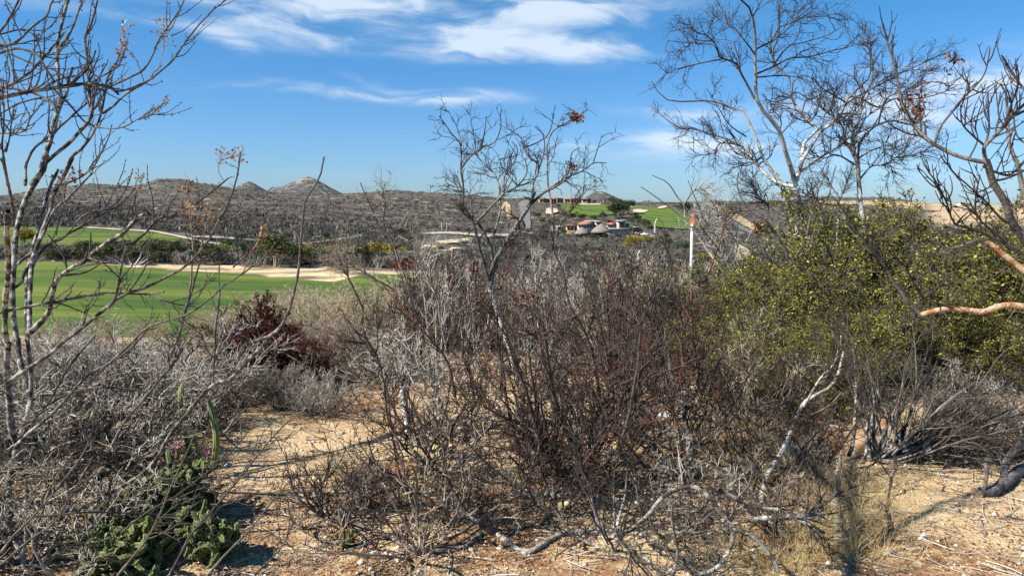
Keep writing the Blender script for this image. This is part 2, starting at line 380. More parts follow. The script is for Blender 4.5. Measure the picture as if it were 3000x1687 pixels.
M['leaf_rust'] = leafmat('rust_leaf', [(0, (.06, .02, .01)), (1, (.33, .12, .055)), (.5, (.15, .055, .028))], .25)
M['leaf_maroon'] = leafmat('maroon_leaf', [(0, (.03, .009, .007)), (1, (.16, .05, .028)), (.5, (.065, .02, .014))], .2)
M['pod'] = leafmat('dry_seed_pod', [(0, (.18, .08, .04)), (1, (.58, .42, .24)), (.5, (.38, .22, .11))], .3)
M['yellow_leaf'] = leafmat('ochre_leaf', [(0, (.12, .09, .02)), (1, (.45, .34, .05)), (.5, (.24, .19, .03))], .2)
M['scrub'] = leafmat('bare_scrub', [(0, (.026, .024, .021)), (1, (.20, .182, .155)), (.45, (.056, .051, .043)), (.8, (.098, .089, .075)), (.93, (.12, .115, .045))], 0)
M['grassblade'] = leafmat('dry_grass_blade', [(0, (.42, .28, .11)), (1, (.86, .72, .42)), (.5, (.70, .53, .25))], .3)
M['litter'] = leafmat('leaf_litter', [(0, (.07, .028, .014)), (1, (.60, .48, .32)), (.4, (.22, .10, .045)), (.75, (.36, .22, .12))], 0)
M['stone'] = leafmat('pebble', [(0, (.26, .20, .14)), (1, (.66, .58, .46)), (.5, (.45, .37, .27))], 0)

# ------------------------------------------------------------------ branches: batches of polylines (m, n, 3) with radii (m, n)
def tubes(batches, k=4, rref=.02, rng=None):
    Vs, Fs, Rs, Vr = [], [], [], []; off = 0
    rng = rng or np.random.default_rng(1)
    for it in batches:
        P, R = it[0], it[1]; kk = it[2] if len(it) > 2 else k
        m_, n, _ = P.shape
        if m_ == 0: continue
        T = np.gradient(P, axis=1); T /= np.linalg.norm(T, axis=2, keepdims=True) + 1e-9
        mean = P[:, -1] - P[:, 0]
        ref = np.zeros((m_, 3)); ref[np.arange(m_), np.argmin(np.abs(mean), axis=1)] = 1
        A = np.cross(T, ref[:, None, :]); A /= np.linalg.norm(A, axis=2, keepdims=True) + 1e-9
        B = np.cross(T, A)
        th = np.linspace(0, 2*pi, kk, endpoint=False)
        ring = P[:, :, None, :] + R[:, :, None, None]*(A[:, :, None, :]*np.cos(th)[None, None, :, None] + B[:, :, None, :]*np.sin(th)[None, None, :, None])
        V = ring.reshape(-1, 3)
        idx = np.arange(m_*n*kk).reshape(m_, n, kk) + off
        a = idx[:, :-1, :]; b_ = np.roll(a, -1, axis=2); d = idx[:, 1:, :]; c = np.roll(d, -1, axis=2)
        Fs.append(np.stack([a, b_, c, d], -1).reshape(-1, 4))
        Vs.append(V); Rs.append(np.repeat((R/rref).reshape(-1), kk)); Vr.append(np.repeat(rng.random(m_), n*kk)); off += len(V)
    return np.concatenate(Vs), np.concatenate(Fs), dict(rad=np.concatenate(Rs), var=np.concatenate(Vr))
def branches(name, batches, mat, parent, k=4, origin=(0, 0, 0), rref=.02, seed=1):
    V, F, at = tubes(batches, k, rref, np.random.default_rng(seed))
    return mk(name, V - np.asarray(origin), F, mat, parent, at, smooth=True)
def sample(P, R, n, rng, t=(.15, 1)):
    m_, N, _ = P.shape
    L = np.linalg.norm(np.diff(P, axis=1), axis=2).sum(1)
    i = rng.choice(m_, n, p=L/L.sum()); tt = rng.uniform(*t, n)*(N-1); j = np.minimum(tt.astype(int), N-2); f = (tt-j)[:, None]
    pos = P[i, j]*(1-f) + P[i, j+1]*f; T = P[i, j+1]-P[i, j]; T /= np.linalg.norm(T, axis=1, keepdims=True)+1e-9
    r = R[i, j]*(1-f[:, 0]) + R[i, j+1]*f[:, 0]
    return pos, T, r, tt/(N-1), L[i]
def unit(a): return a/(np.linalg.norm(a, axis=-1, keepdims=True)+1e-9)
def spawn(P, R, n, rng, ln, ang=(25, 65), rs=.6, rmax=1, rmin=.0015, N=6, wig=.22, up=.06, t=(.2, 1), taper=.35, shrink=.5):
    pos, T, r, tt, L = sample(P, R, n, rng, t)
    q = unit(np.cross(T, rng.normal(size=(n, 3)))); a = np.radians(rng.uniform(*ang, n))[:, None]
    d = unit(T*np.cos(a) + q*np.sin(a))
    l = rng.uniform(*ln, n)*(1-shrink*tt)
    out_ = np.zeros((n, N, 3)); out_[:, 0] = pos
    for i in range(1, N):
        d = unit(d + rng.normal(size=(n, 3))*wig + np.array([0, 0, up]))
        out_[:, i] = out_[:, i-1] + d*(l/(N-1))[:, None]
    r0 = np.clip(r*rs, rmin, rmax)
    return out_, r0[:, None]*np.linspace(1, taper, N)[None, :]
def resample(pts, n):
    pts = np.asarray(pts, float)
    if len(pts) < 3:
        t = np.linspace(0, 1, n)[:, None]; return pts[0]*(1-t)+pts[-1]*t
    d = np.concatenate([[0], np.cumsum(np.linalg.norm(np.diff(pts, axis=0), axis=1))])
    q = np.concatenate([[2*pts[0]-pts[1]], pts, [2*pts[-1]-pts[-2]]])
    s = np.linspace(0, d[-1], n); j = np.clip(np.searchsorted(d, s, side='right')-1, 0, len(pts)-2)
    t = ((s-d[j])/(d[j+1]-d[j]+1e-9))[:, None]
    p0, p1, p2, p3 = q[j], q[j+1], q[j+2], q[j+3]
    return .5*((2*p1)+(-p0+p2)*t+(2*p0-5*p1+4*p2-p3)*t*t+(-p0+3*p1-3*p2+p3)*t**3)
CROPS = dict(A=(0, 0, 2.576), B=(0, 450, 2.3418), C=(0, 1000, 2.109), D=(1200, 280, 1.7677), E=(1800, 0, 2.07),
             G=(1900, 450, 2.3418), I=(1000, 500, 2.576), J=(900, 1000, 2.109), K=(1900, 1000, 2.109), F=(0, 0, 1))
class Tree:
    """limbs followed along their course; each limb leaves its parent in depth and wanders off towards or away from the viewer"""
    def __init__(s, Y, seed, N=18, spread=.12, knob=0):
        s.Y = Y; s.rng = np.random.default_rng(seed); s.N = N; s.sp = spread; s.px = []; s.limbs = []; s.knob = knob
    def limb(s, crop, pts, r0, r1, dY=None, Y0=None):
        ox, oy, sc_ = CROPS[crop]
        p = np.array([(ox+x/sc_, oy+y/sc_) for x, y in pts], float)
        L = np.linalg.norm(np.diff(p, axis=0), axis=1).sum()
        y0 = Y0
        if y0 is None:
            y0 = s.Y + s.rng.normal()*.06*s.Y
            best = 26
            for q, yy in s.px:
                dd = np.linalg.norm(q-p[0], axis=1); i = dd.argmin()
                if dd[i] < best: best = dd[i]; y0 = yy[i]
        y1 = y0 + (dY if dY is not None else s.rng.uniform(-1, 1)*s.sp*min(1, L/500)*s.Y)
        q = resample(p, s.N)
        q += np.cumsum(s.rng.normal(size=q.shape), axis=0)*L*.0012
        t = np.linspace(0, 1, s.N); yy = y0+(y1-y0)*t + s.rng.normal()*.012*s.Y*np.sin(pi*t)
        s.px.append((q, yy))
        R = (r0+(r1-r0)*t**.85)*pxm(yy)
        for _ in range(3):
            P = np.array([W(a[0], a[1], c) for a, c in zip(q, yy)])
            g = H(P[:, 0], P[:, 1])+R*.7
            yy = np.where(P[:, 2] < g, yy*(CAMZ-g)/(CAMZ-P[:, 2]), yy)
        P = np.array([W(a[0], a[1], c) for a, c in zip(q, yy)])
        if len(s.px): s.px[-1] = (q, yy)
        if s.knob: R = R*(1+s.rng.uniform(-s.knob, s.knob*1.5, s.N))
        s.limbs.append((P, R))
    def arr(s, i0=0, i1=None):
        l = s.limbs[i0:i1]; return np.stack([a for a, _ in l]), np.stack([r for _, r in l])

# ------------------------------------------------------------------ ground sheet
us = np.concatenate([-np.geomspace(3.2, .86, 26)[:-1], np.linspace(-.85, .85, 560), np.geomspace(.86, 3.2, 26)[1:]])
ysr = np.concatenate([np.linspace(-11, 20, 300), np.geomspace(20.3, 2400, 330), np.geomspace(2500, 20000, 12)])
U, YY = np.meshgrid(us, ysr); XX = U*(np.maximum(YY, -9)+14)
ZZ = H(XX, YY)
nr, nc = U.shape; ix = np.arange(nr*nc).reshape(nr, nc)
F = np.stack([ix[:-1, :-1], ix[:-1, 1:], ix[1:, 1:], ix[1:, :-1]], -1).reshape(-1, 4)
gr = mk('ground', np.stack([XX, YY, ZZ], -1), F, M['ground'], smooth=True); tag(gr, 'sandy desert ground and scrub hills', 'ground', kind='structure')

def lab_seed(l): return l or 'x'
def drape(name, far, near, mat, lift=None, nearY=None, nu=120, nv=30, label=None, kind='structure', cat=None):
    """sheet laid on the land between a far and a near edge, both followed by eye (px, py)"""
    f = np.array(far, float); n = np.array(near, float)
    def edge(e):
        s = np.linspace(0, 1, nu); d = np.concatenate([[0], np.cumsum(np.linalg.norm(np.diff(e, axis=0), axis=1))]); d /= d[-1]
        q = np.stack([np.interp(s, d, e[:, 0]), np.interp(s, d, e[:, 1])], -1)
        return np.array([hit(*a) for a in q])
    a, c = edge(f), edge(n)
    if nearY: c = np.array([((u_-1500)/2180*nearY, nearY) for u_ in np.linspace(n[0, 0], n[-1, 0], nu)])
    if nearY:
        jit = (np.arange(nu)[:, None]/nu); a = a+np.array([0, 1])*fbm(jit*30, jit*0+3, 4)*3.0
    else:
        gap = np.linalg.norm(a-c, axis=1, keepdims=True); jit = (np.arange(nu)[:, None]/nu)
        a = a+(a-c)/(gap+1e-6)*fbm(jit*28+len(lab_seed(label)), jit*0+3, 4)*np.minimum(gap*.35, 14)
        c = c+(c-a)/(gap+1e-6)*fbm(jit*24, jit*0+9+len(lab_seed(label)), 4)*np.minimum(gap*.35, 14)
        e_ = np.minimum(jit*(1-jit)*40, 1)**.5; mid = (a+c)/2; a = mid+(a-mid)*e_; c = mid+(c-mid)*e_
    t = np.linspace(0, 1, nv)[:, None, None]
    g = c[None]*(1-t)+a[None]*t; x, y = g[..., 0], g[..., 1]
    z = H(x, y) + (.03+.0008*y if lift is None else lift)
    V = np.stack([x, y, z], -1); i_ = np.arange(nu*nv).reshape(nv, nu)
    F = np.stack([i_[:-1, :-1], i_[:-1, 1:], i_[1:, 1:], i_[1:, :-1]], -1).reshape(-1, 4)
    o = mk(name, V, F, mat, smooth=True); return tag(o, label, cat, kind=kind)
FE = [(-500,768),(0,770),(110,768),(210,770),(330,778),(480,792),(620,800),(720,805),(800,812),(900,822),(980,828),(1040,812),(1100,806),(1180,806),(1260,815)]
drape('putting_green', FE, [(-420,1075),(0,1060),(600,1050),(1000,1030),(1150,1010)], M['grass'], nu=200, nv=60, nearY=25, label='bright green mown golf fairway below the bushes', cat='grass')
drape('sand_wash', [(200,771),(400,775),(600,778),(750,781),(900,784),(1000,787),(1100,793),(1260,796)],
      [(205,774),(330,781),(480,795),(620,803),(720,808),(800,815),(900,825),(980,831),(1040,815),(1100,809),(1260,817)], M['sand'], lift=.02, nu=160, nv=14, label='pale sandy wash along the far edge of the green', cat='sand')
drape('upper_fairway', [(-300,668),(0,668),(130,668),(250,668),(360,672),(450,677),(520,690),(600,711),(650,722)], [(-300,722),(0,720),(300,722),(655,728)], M['grass'], nu=120, nv=24, label='upper green fairway beyond the line of trees', cat='grass')
drape('cart_path', [(235,667),(330,673),(450,679),(520,693),(600,712),(680,722)], [(235,670),(330,677),(450,683),(520,699),(600,717),(680,725)], M['path'], nu=90, nv=4, lift=.35, label='pale path curving round the upper fairway', cat='path')
drape('dirt_track', [(560,694),(650,696),(720,703),(800,709),(900,716),(1000,700),(1060,690)], [(560,698),(650,702),(720,708),(800,713),(900,720),(1000,705),(1060,694)], M['path'], nu=90, nv=4, lift=.3, label='pale dirt track at the foot of the dark hill', cat='path')
drape('valley_track', [(1240,684),(1300,681),(1345,682),(1420,690),(1500,686)], [(1240,689),(1300,687),(1345,689),(1420,697),(1500,693)], M['path'], nu=60, nv=4, lift=.4, label='dirt road below the hill between the two posts', cat='road')
drape('hill_fairway', [(1632,607),(1660,602),(1730,603),(1765,602),(1800,606),(1812,618)], [(1655,622),(1690,631),(1730,636),(1765,634),(1790,632),(1806,626)], M['grass_far'], nu=90, nv=24, lift=.7, label='striped green fairway below the long villa', cat='grass')
drape('hill_fairway', [(1835,603),(1870,607),(1910,610),(1950,606),(1965,612),(2000,628),(2040,648),(2066,668)], [(1858,617),(1866,630),(1880,645),(1900,657),(1920,667),(1960,672),(2020,674),(2060,674)], M['grass_far2'], nu=120, nv=30, lift=.7, label='steep striped green fairway right of the palms', cat='grass')
for q, (a, c, lab) in enumerate([
   ([(1853,619),(1870,617),(1899,620)], [(1856,629),(1875,629),(1896,624)], 'cream sand bunker with two lobes on the steep fairway'),
   ([(1926,612),(1940,607),(1957,607)], [(1930,615),(1942,614),(1955,610)], 'small cream bunker at the top of the steep fairway'),
   ([(1838,606),(1848,607),(1858,610)], [(1840,609),(1848,611),(1857,612)], 'sliver of bunker beside the palms'),
   ([(1695,601),(1730,601),(1760,601)], [(1696,604),(1730,604.5),(1760,604)], 'long cream bunker above the west fairway'),
   ([(1600,616),(1615,613),(1633,617)], [(1598,630),(1615,632),(1636,624)], 'pale rubble patch left of the fairway')]):
    drape('bunker', a, c, M['bunker'], nu=40, nv=8, lift=1.2, label=lab, cat='bunker')
drape('steep_road', [(1518,598),(1528,590),(1546,588),(1551,592)], [(1537,672),(1541,673),(1548,673),(1557,672)], M['road'], nu=24, nv=50, lift=.6, label='steep grey concrete road climbing to the villa', cat='road')
drape('hill_road', [(2050,600),(2062,601),(2100,622),(2150,650),(2180,668),(2215,684)], [(2050,603),(2062,606),(2095,630),(2140,654),(2172,675),(2205,690)], M['road'], nu=60, nv=6, lift=.7, label='grey road descending beside the yellow cutting', cat='road')
drape('earth_cutting', [(2063,598),(2080,597),(2110,606),(2150,624),(2185,645),(2215,664),(2230,680)], [(2063,600),(2075,606),(2103,620),(2152,648),(2184,666),(2205,676),(2222,684)], M['cut'], nu=60, nv=10, lift=.9, label='yellow earth cutting above the hill road', cat='bank')
drape('earth_bank', [(1474,596),(1484,592),(1494,598)], [(1486,640),(1493,646),(1499,640)], M['cut'], nu=30, nv=30, lift=.5, label='pale eroded bank left of the steep road', cat='bank')
drape('earth_bank', [(2390,590),(2460,592),(2560,590),(2760,596)], [(2390,597),(2460,600),(2560,604),(2760,622)], M['cut'], nu=60, nv=6, lift=.8, label='long sandy ledge under the right hand ridge', cat='bank')
drape('rock_slab', [(2150,722),(2170,720),(2185,730),(2200,745)], [(2153,760),(2165,768),(2180,768),(2195,765)], M['rock'], nu=20, nv=20, lift=.5, label='white rock face among white stemmed trees', cat='rock')
drape('valley_clearing', [(1830,693),(1870,691),(1900,692),(1925,693)], [(1830,698),(1870,699),(1900,699),(1925,698)], M['sand'], nu=40, nv=6, lift=.5, label='pale dirt yard in front of the thatched roofs', cat='ground')

# far peaks
def peak_mat():
    m, bb, p, o = newmat('rocky_peak')
    g = bb.n('ShaderNodeNewGeometry'); pos = g.outputs['Position']
    n1 = bb.noise(pos, .035, 8, .75, .5); n2 = bb.noise(pos, .012, 4)
    s = bb.n('ShaderNodeSeparateXYZ'); bb.l(pos, s.inputs[0])
    hgt = bb.ss(s.outputs[2], 60, 175)
    k = bb.ss(bb.m('ADD', n1, bb.m('MULTIPLY', hgt, .13)), .5, .62)
    bb.l(bb.mix(k, (.075, .072, .064), (.28, .25, .215)), p.inputs['Base Color'])
    bp = bb.n('ShaderNodeBump'); bp.inputs['Strength'].default_value = .7; bp.inputs['Distance'].default_value = 8; bb.l(n1, bp.inputs['Height']); bb.l(bp.outputs[0], p.inputs['Normal'])
    return m
M['peak'] = peak_mat()
def peak(name, prof, Y, label, base=-30, depth=1.0, seed=4, amp=.018):
    prof = np.array(prof, float)
    xs = (prof[:, 0]-1500)*pxm(Y); zs = np.array([zof(a, Y) for a in prof[:, 1]])
    ia = zs.argmax(); xc = xs[ia]; wdt = (xs[-1]-xs[0])
    n = 150; g = np.linspace(-1, 1, n); gx, gy = np.meshgrid(g, g)
    X = xc + gx*wdt*.8; Yv = gy*wdt*.8*depth
    rr = np.sqrt((X-xc)**2+(Yv/depth)**2); sgn = np.clip((X-xc)/(rr+1e-6), -1, 1)
    # radius -> height from left or right flank, blended by direction
    order = np.argsort(xs)
    def flank(r, side): return np.interp(xc+side*r, xs[order], zs[order], left=base, right=base)
    wR = (sgn+1)/2; z = flank(rr, -1)*(1-wR)+flank(rr, 1)*wR
    z = z + fbm(X/(wdt*.07), Yv/(wdt*.07), 5, seed)*wdt*amp
    V = np.stack([X, Yv+Y, z], -1); ix = np.arange(n*n).reshape(n, n)
    F = np.stack([ix[:-1, :-1], ix[:-1, 1:], ix[1:, 1:], ix[1:, :-1]], -1).reshape(-1, 4)
    o = mk(name, V, F, M['peak'], smooth=False); tag(o, label, 'hill', kind='structure')
peak('rocky_peak', [(640,575),(692,551),(712,540),(732,531),(752,541),(781,560),(800,566),(830,575)], 3000, 'small pale pointed peak behind the dark hill')
peak('rocky_peak', [(740,590),(786,561),(820,551),(854,537),(880,525),(903,516),(925,524),(948,537),(975,554),(991,562),(1050,585)], 3400, 'taller pale pyramid peak on the skyline', seed=11)
peak('rocky_knoll', [(1690,600),(1714,580),(1732,568),(1745,560),(1763,560),(1790,572),(1819,584),(1849,594),(1880,602)], 1300, 'brown rocky knoll rising behind the villa', seed=7)

# ------------------------------------------------------------------ scrub masses (nobody could count them)
def blades(B, n_per, hgt, wid, rng, lean=.6):
    """B (m,3) roots; fans of thin tapering sticks"""
    m_ = len(B); K = n_per
    d = rng.normal(size=(m_, K, 3))*[lean, lean, .25] + [0, 0, 1]; d = unit(d)
    L = (hgt[:, None]*rng.uniform(.5, 1.1, (m_, K)))[..., None]
    base = B[:, None, :] + rng.normal(size=(m_, K, 3))*[.38, .38, .12]*hgt[:, None, None]
    mid = base + d*L*.5; tip = base + unit(d+rng.normal(size=d.shape)*.25)*L
    s = rng.normal(size=d.shape); s[..., 2] *= .3; s = unit(s)*(wid[:, None, None])
    V = np.stack([base-s*.5, base+s*.5, mid+s, tip, mid-s], 2).reshape(-1, 3)
    i = np.arange(m_*K)*5
    F = np.stack([i, i+1, i+2, i+3, i+4], 1)
    var = np.repeat(np.clip(np.repeat(rng.random(m_)*.6, K)+rng.random(m_*K)*.45, 0, 1), 5)
    return V, F, var
def in_poly(px, py, poly):
    c = np.zeros(px.shape, bool); n = len(poly)
    for i in range(n):
        x1, y1 = poly[i]; x2, y2 = poly[(i+1) % n]
        k = ((y1 > py) != (y2 > py)) & (px < (x2-x1)*(py-y1)/((y2-y1)+1e-9)+x1); c ^= k
    return c
def topx(x, y, z):
    k = y; return 1500+2180*x/k, 600-(z-CAMZ)/k*2180
KEEP_OUT = [  # places the scrub leaves bare, as outlines on the land
 [(-600,1100),(-600,764)]+FE+[(1260,1100)], [(-300,664),(360,668),(520,686),(650,720),(650,735),(-300,735)],
 [(200,770),(600,774),(1000,783),(1260,792),(1260,812),(1000,835),(600,806),(200,776)],
 [(1630,600),(1812,600),(1812,630),(1765,640),(1680,636)], [(1835,601),(1960,601),(2000,624),(2072,668),(2062,678),(1918,676),(1855,632)],
 [(1515,586),(1555,586),(1560,676),(1533,676)], [(2048,596),(2100,602),(2235,676),(2205,694),(2048,608)],
 [(2740,588),(3700,590),(3700,648),(2860,650),(2760,640)], [(2380,588),(2760,588),(2760,618),(2380,600)], [(1560,580),(1770,580),(1770,599),(1560,599)],
 [(1665,650),(1860,650),(1860,692),(1665,692)], [(2148,718),(2205,720),(2200,770),(2150,770)], [(1230,680),(1510,680),(1510,698),(1230,694)],
 [(560,692),(720,700),(900,714),(1060,688),(1060,694),(900,722),(720,710),(560,700)], [(1195,715),(1260,690),(1390,692),(1400,725),(1330,748),(1200,745)]]
def scatter(n, pxr, Yr, rng, thin=None, power=1.0, keep=True):
    px = rng.uniform(*pxr, n); Y = np.exp(rng.uniform(math.log(Yr[0]), math.log(Yr[1]), n))
    x = (px-1500)/2180*Y; z = H(x, Y); _, py = topx(x, Y, z)
    ok = np.ones(n, bool)
    if keep:
        for pl in KEEP_OUT: ok &= ~in_poly(px, py, pl)
    if thin is not None: ok &= thin(x, Y, px) > rng.random(n)
    return np.stack([x, Y, z], 1)[ok]
rng = np.random.default_rng(12)
Bh = scatter(60000, (-700, 3700), (150, 1550), rng, lambda x, y, p: np.clip(.62+fbm(x/30, y/30, 4, 31)*2.6, .12, 1))
hh = rng.uniform(1.2, 2.7, len(Bh))*np.clip(Bh[:, 1]/300, .75, 1.1)
V, F, var = blades(Bh, 10, hh, hh*.03+Bh[:, 1]*.00018, rng, 1.5)
var = np.clip(var+np.repeat(np.repeat(fbm(Bh[:, 0]/90, Bh[:, 1]/110, 4, 61)*.9, 10), 5), 0, 1)
tag(mk('hill_scrub', V, F, M['scrub'], attrs=dict(var=var)), 'mass of bare grey scrub covering the hills', 'scrub', kind='stuff')
Bv = scatter(11000, (1080, 3700), (42, 170), rng, lambda x, y, p: np.clip(.7+fbm(x/9, y/9, 3, 41)*2, .2, 1))
Bl = scatter(4200, (-700, 1300), (84, 160), rng, lambda x, y, p: np.clip(.6+fbm(x/9, y/9, 3, 43)*2, .1, 1))
Bv = np.concatenate([Bv, Bl])
hv = rng.uniform(.8, 2.3, len(Bv))
V, F, var = blades(Bv, 44, hv, hv*.004+Bv[:, 1]*.00006, rng, 1.2)
tag(mk('valley_scrub', V, F, M['scrub'], attrs=dict(var=var)), 'tangle of bare grey scrub filling the valley floor', 'scrub', kind='stuff')

# ------------------------------------------------------------------ leaves
def leaves(pos, size, rng, var=None, stretch=1.7, fold=.25):
    n = len(pos); a = unit(rng.normal(size=(n, 3))); b_ = unit(np.cross(a, rng.normal(size=(n, 3)))); c = np.cross(a, b_)
    s = (size if np.ndim(size) else np.full(n, size))*rng.uniform(.6, 1.3, n); s = s[:, None]
    V = np.stack([pos-a*s*stretch/2, pos+b_*s/2+c*s*fold, pos+a*s*stretch/2, pos-b_*s/2+c*s*fold], 1).reshape(-1, 3)
    F = np.arange(n*4).reshape(n, 4)
    vv = rng.random(n) if var is None else var
    return V, F, np.repeat(vv, 4)
def leafobj(name, pos, size, mat, parent, rng, origin=(0, 0, 0), var=None, stretch=1.7):
    V, F, v = leaves(pos, size, rng, var, stretch)
    return mk(name, V-np.asarray(origin), F, mat, parent, dict(var=v))

# ------------------------------------------------------------------ shrub prototypes (local coordinates, about 1 m tall)
def stems0(rng, n, h, tilt, base=.08, r=.012, N=10, wig=.12, up=.05, rt=.3):
    az_ = rng.uniform(0, 2*pi, n); tl = np.radians(rng.uniform(*tilt, n))
    d = np.stack([np.sin(tl)*np.cos(az_), np.sin(tl)*np.sin(az_), np.cos(tl)], 1)
    P = np.zeros((n, N, 3)); P[:, 0] = np.stack([np.cos(az_), np.sin(az_), 0*az_], 1)*rng.uniform(0, base, n)[:, None]; P[:, 0, 2] = -.06
    L = h*rng.uniform(.7, 1.15, n)/np.cos(tl*.55)
    for i in range(1, N):
        d = unit(d+rng.normal(size=(n, 3))*wig+[0, 0, up]); P[:, i] = P[:, i-1]+d*(L/(N-1))[:, None]
    P[:, 2:, 2] = np.maximum(P[:, 2:, 2], .03)
    return P, (r*rng.uniform(.6, 1.3, n))[:, None]*np.linspace(1, rt, N)[None]
def shrub(name, label, cat, mat, seed, n=14, h=1.0, tilt=(5, 60), r=.012, lv=((60, .45), (300, .22), (900, .11)), wig=.2, up=.06, ang=(25, 65), leaf=None, loc=(0, 0, 0), group=None, rref=.02, rmin=.0034, k0=6, twigmat=None, base=.08):
    rng = np.random.default_rng(seed)
    P, R = stems0(rng, n, h, tilt, r=r, up=up, wig=wig*.6, base=base)
    bt = [(P, R, k0)]; cur = (P, R)
    allP = [(P, R)]
    for li, (cnt, ln) in enumerate(lv):
        Nn = (8, 6, 5, 4)[li]
        q = spawn(cur[0], cur[1], cnt, rng, (ln*.5*h, ln*1.3*h), ang, .62, 1, rmin, Nn, wig, up, (.18, 1))
        bt.append((*q, (4, 3, 3, 3)[li])); cur = q; allP.append(q)
    root = thing(name, label, cat, loc, group)
    st_ = branches('stems', bt[:2], mat, root, seed=seed, rref=rref)
    tw_ = branches('twigs', bt[2:], twigmat or mat, st_, seed=seed+1, rref=rref)
    if leaf:
        cnt, size, lm, zlo = leaf
        p1 = sample(*allP[-1], int(cnt*.18), rng, (.3, 1))[0]; p2 = sample(*allP[-2], int(cnt*.07), rng, (.3, 1))[0]
        pp = np.repeat(np.concatenate([p1, p2]), 4, axis=0); pp += rng.normal(size=pp.shape)*size*1.1; pp = pp[pp[:, 2] > zlo]
        cl = fbm(pp[:, 0]*4, pp[:, 2]*4+pp[:, 1]*3, 2, seed)
        leafobj('foliage', pp, size, lm, root, rng, var=np.clip(rng.random(len(pp))**1.3+cl*.5, 0, 1))
    return root
def top_h(px, pyt, Y):                     # ground point and the height that reaches row pyt
    x = (px-1500)/2180*Y; g = float(H(x, Y)); return (x, Y, g), zof(pyt, Y)-g
class Kind:
    """first placement moves the prototype, later ones copy it"""
    def __init__(s, root, h): s.root = root; s.h = real_h(root); s.used = False
    def put(s, px, pyt, Y, rng, label=None, group=None, wide=1.0):
        loc, hgt = top_h(px, pyt, Y); k = max(.15, hgt/s.h); rz = rng.uniform(0, 6.28)
        sx_ = k*wide*rng.uniform(.9, 1.15); sc3 = (sx_, sx_, k)
        if not s.used:
            s.used = True; o = s.root; o.location = loc; o.rotation_euler = (0, 0, rz); o.scale = sc3
            if label: o['label'] = label
            if group: o['group'] = group
            return o
        return copy_tree(s.root, loc, rz, sc3, label, group)

rs = random.Random(5); R_ = np.random.default_rng(99)
grey = [Kind(shrub('bare_shrub', 'bare grey shrub', 'shrub', M['ash_bark'], 100+i, n=16, tilt=(5, 65), lv=((70, .42), (360, .24), (950, .13)), r=.012), .98) for i in range(3)]
tan = [Kind(shrub('bare_shrub', 'bare brown shrub', 'shrub', M['tan_bark'], 120+i, n=18, tilt=(5, 70), lv=((90, .4), (460, .24), (1250, .13)), r=.010, wig=.28), .98) for i in range(3)]
straw = [Kind(shrub('dry_shrub', 'dry straw coloured shrub', 'shrub', M['straw_bark'], 140+i, n=22, tilt=(0, 50), lv=((110, .4), (480, .2), (1100, .11)), r=.008, up=.12), 1.0) for i in range(2)]
darkk = [Kind(shrub('bare_shrub', 'dark stemmed shrub', 'shrub', M['dark_bark'], 160+i, n=12, tilt=(5, 50), lv=((60, .5), (360, .25), (1100, .12)), r=.012), 1.0) for i in range(2)]
redk = [Kind(shrub('red_twig_shrub', 'red twigged shrub', 'shrub', M['red_bark'], 180+i, n=8, tilt=(25, 80), lv=((34, .65), (140, .32), (300, .14)), r=.017, wig=.2, up=.13, ang=(25, 75), base=.25, rmin=.0045), 1.05) for i in range(3)]
openk = [Kind(shrub('twiggy_bush', 'open bare shrub', 'shrub', M[mt_], 240+i, n=9, tilt=(15, 70), lv=((38, .55), (170, .3), (320, .16)), r=.017, wig=.24, up=.08, ang=(30, 75), rmin=.0048, base=.14), 1) for i, mt_ in enumerate(('dark_bark', 'ash_bark', 'red_bark', 'tan_bark', 'white_bark', 'dark_bark'))]
leafy = [Kind(shrub('leafy_shrub', 'leafy shrub', 'shrub', M['brown_bark'], 200+i, n=18, tilt=(5, 62), lv=((90, .42), (560, .22), (1800, .11)), r=.011, leaf=((10500, 7000, 9000)[i], .0125, M['leaf'], .12)), .98) for i in range(3)]
maroon = [Kind(shrub('maroon_shrub', 'maroon shrub', 'shrub', M['maroon_bark'], 220, n=20, tilt=(0, 45), lv=((100, .4), (600, .2), (1500, .1)), r=.008, leaf=(8000, .019, M['leaf_maroon'], .05)), 1.0)]

# straw and grey bushes along the lip of the slope above the green
ADJ = {}
for ks, ad in ((grey, 'ash grey'), (tan, 'brown'), (straw, 'straw pale'), (darkk, 'dark stemmed'), (openk[:1]+openk[5:], 'open dark'), (openk[1:2], 'open ash grey'), (openk[4:5], 'open whitish'), (openk[2:3], 'open red tipped'), (openk[3:4], 'open brown')):
    for k_ in ks: ADJ[id(k_)] = ad
_o = 'first second third fourth fifth sixth seventh eighth ninth tenth eleventh twelfth thirteenth fourteenth fifteenth sixteenth seventeenth eighteenth nineteenth twentieth'.split()
def row(kinds, spots, label, group, wide=1.0):
    """label: where the row is; each bush is told apart by tone, depth in its row and order from the left"""
    items = [(kinds[i % len(kinds)], *s_) for i, s_ in enumerate(spots)]
    ys = np.percentile([q[3] for q in items], [33, 67]) if len(items) > 12 else [0, 1e9]
    key = lambda q: (ADJ[id(q[0])], 'nearest' if q[3] <= ys[0] else ('farthest' if q[3] > ys[1] else 'middle'))
    cnt = {}
    for q in items: cnt.setdefault(key(q), []).append(q[1])
    for kd, px, py, Y in items:
        if Y < 8 and (1385 < px < 1530 or 1140 < px < 1215) and py < 1100: continue
        kk = key((kd, px, py, Y)); o_ = sorted(cnt[kk]).index(px)
        dep = '' if len(items) <= 12 else {'nearest': ', front rank', 'middle': ', middle rank', 'farthest': ', back rank'}[kk[1]]
        lab = f"{kk[0]} {label}{dep}" + ('' if len(cnt[kk]) == 1 else f", {ORD[o_]} from left")
        kd.put(px, py, Y, R_, lab, group, wide)
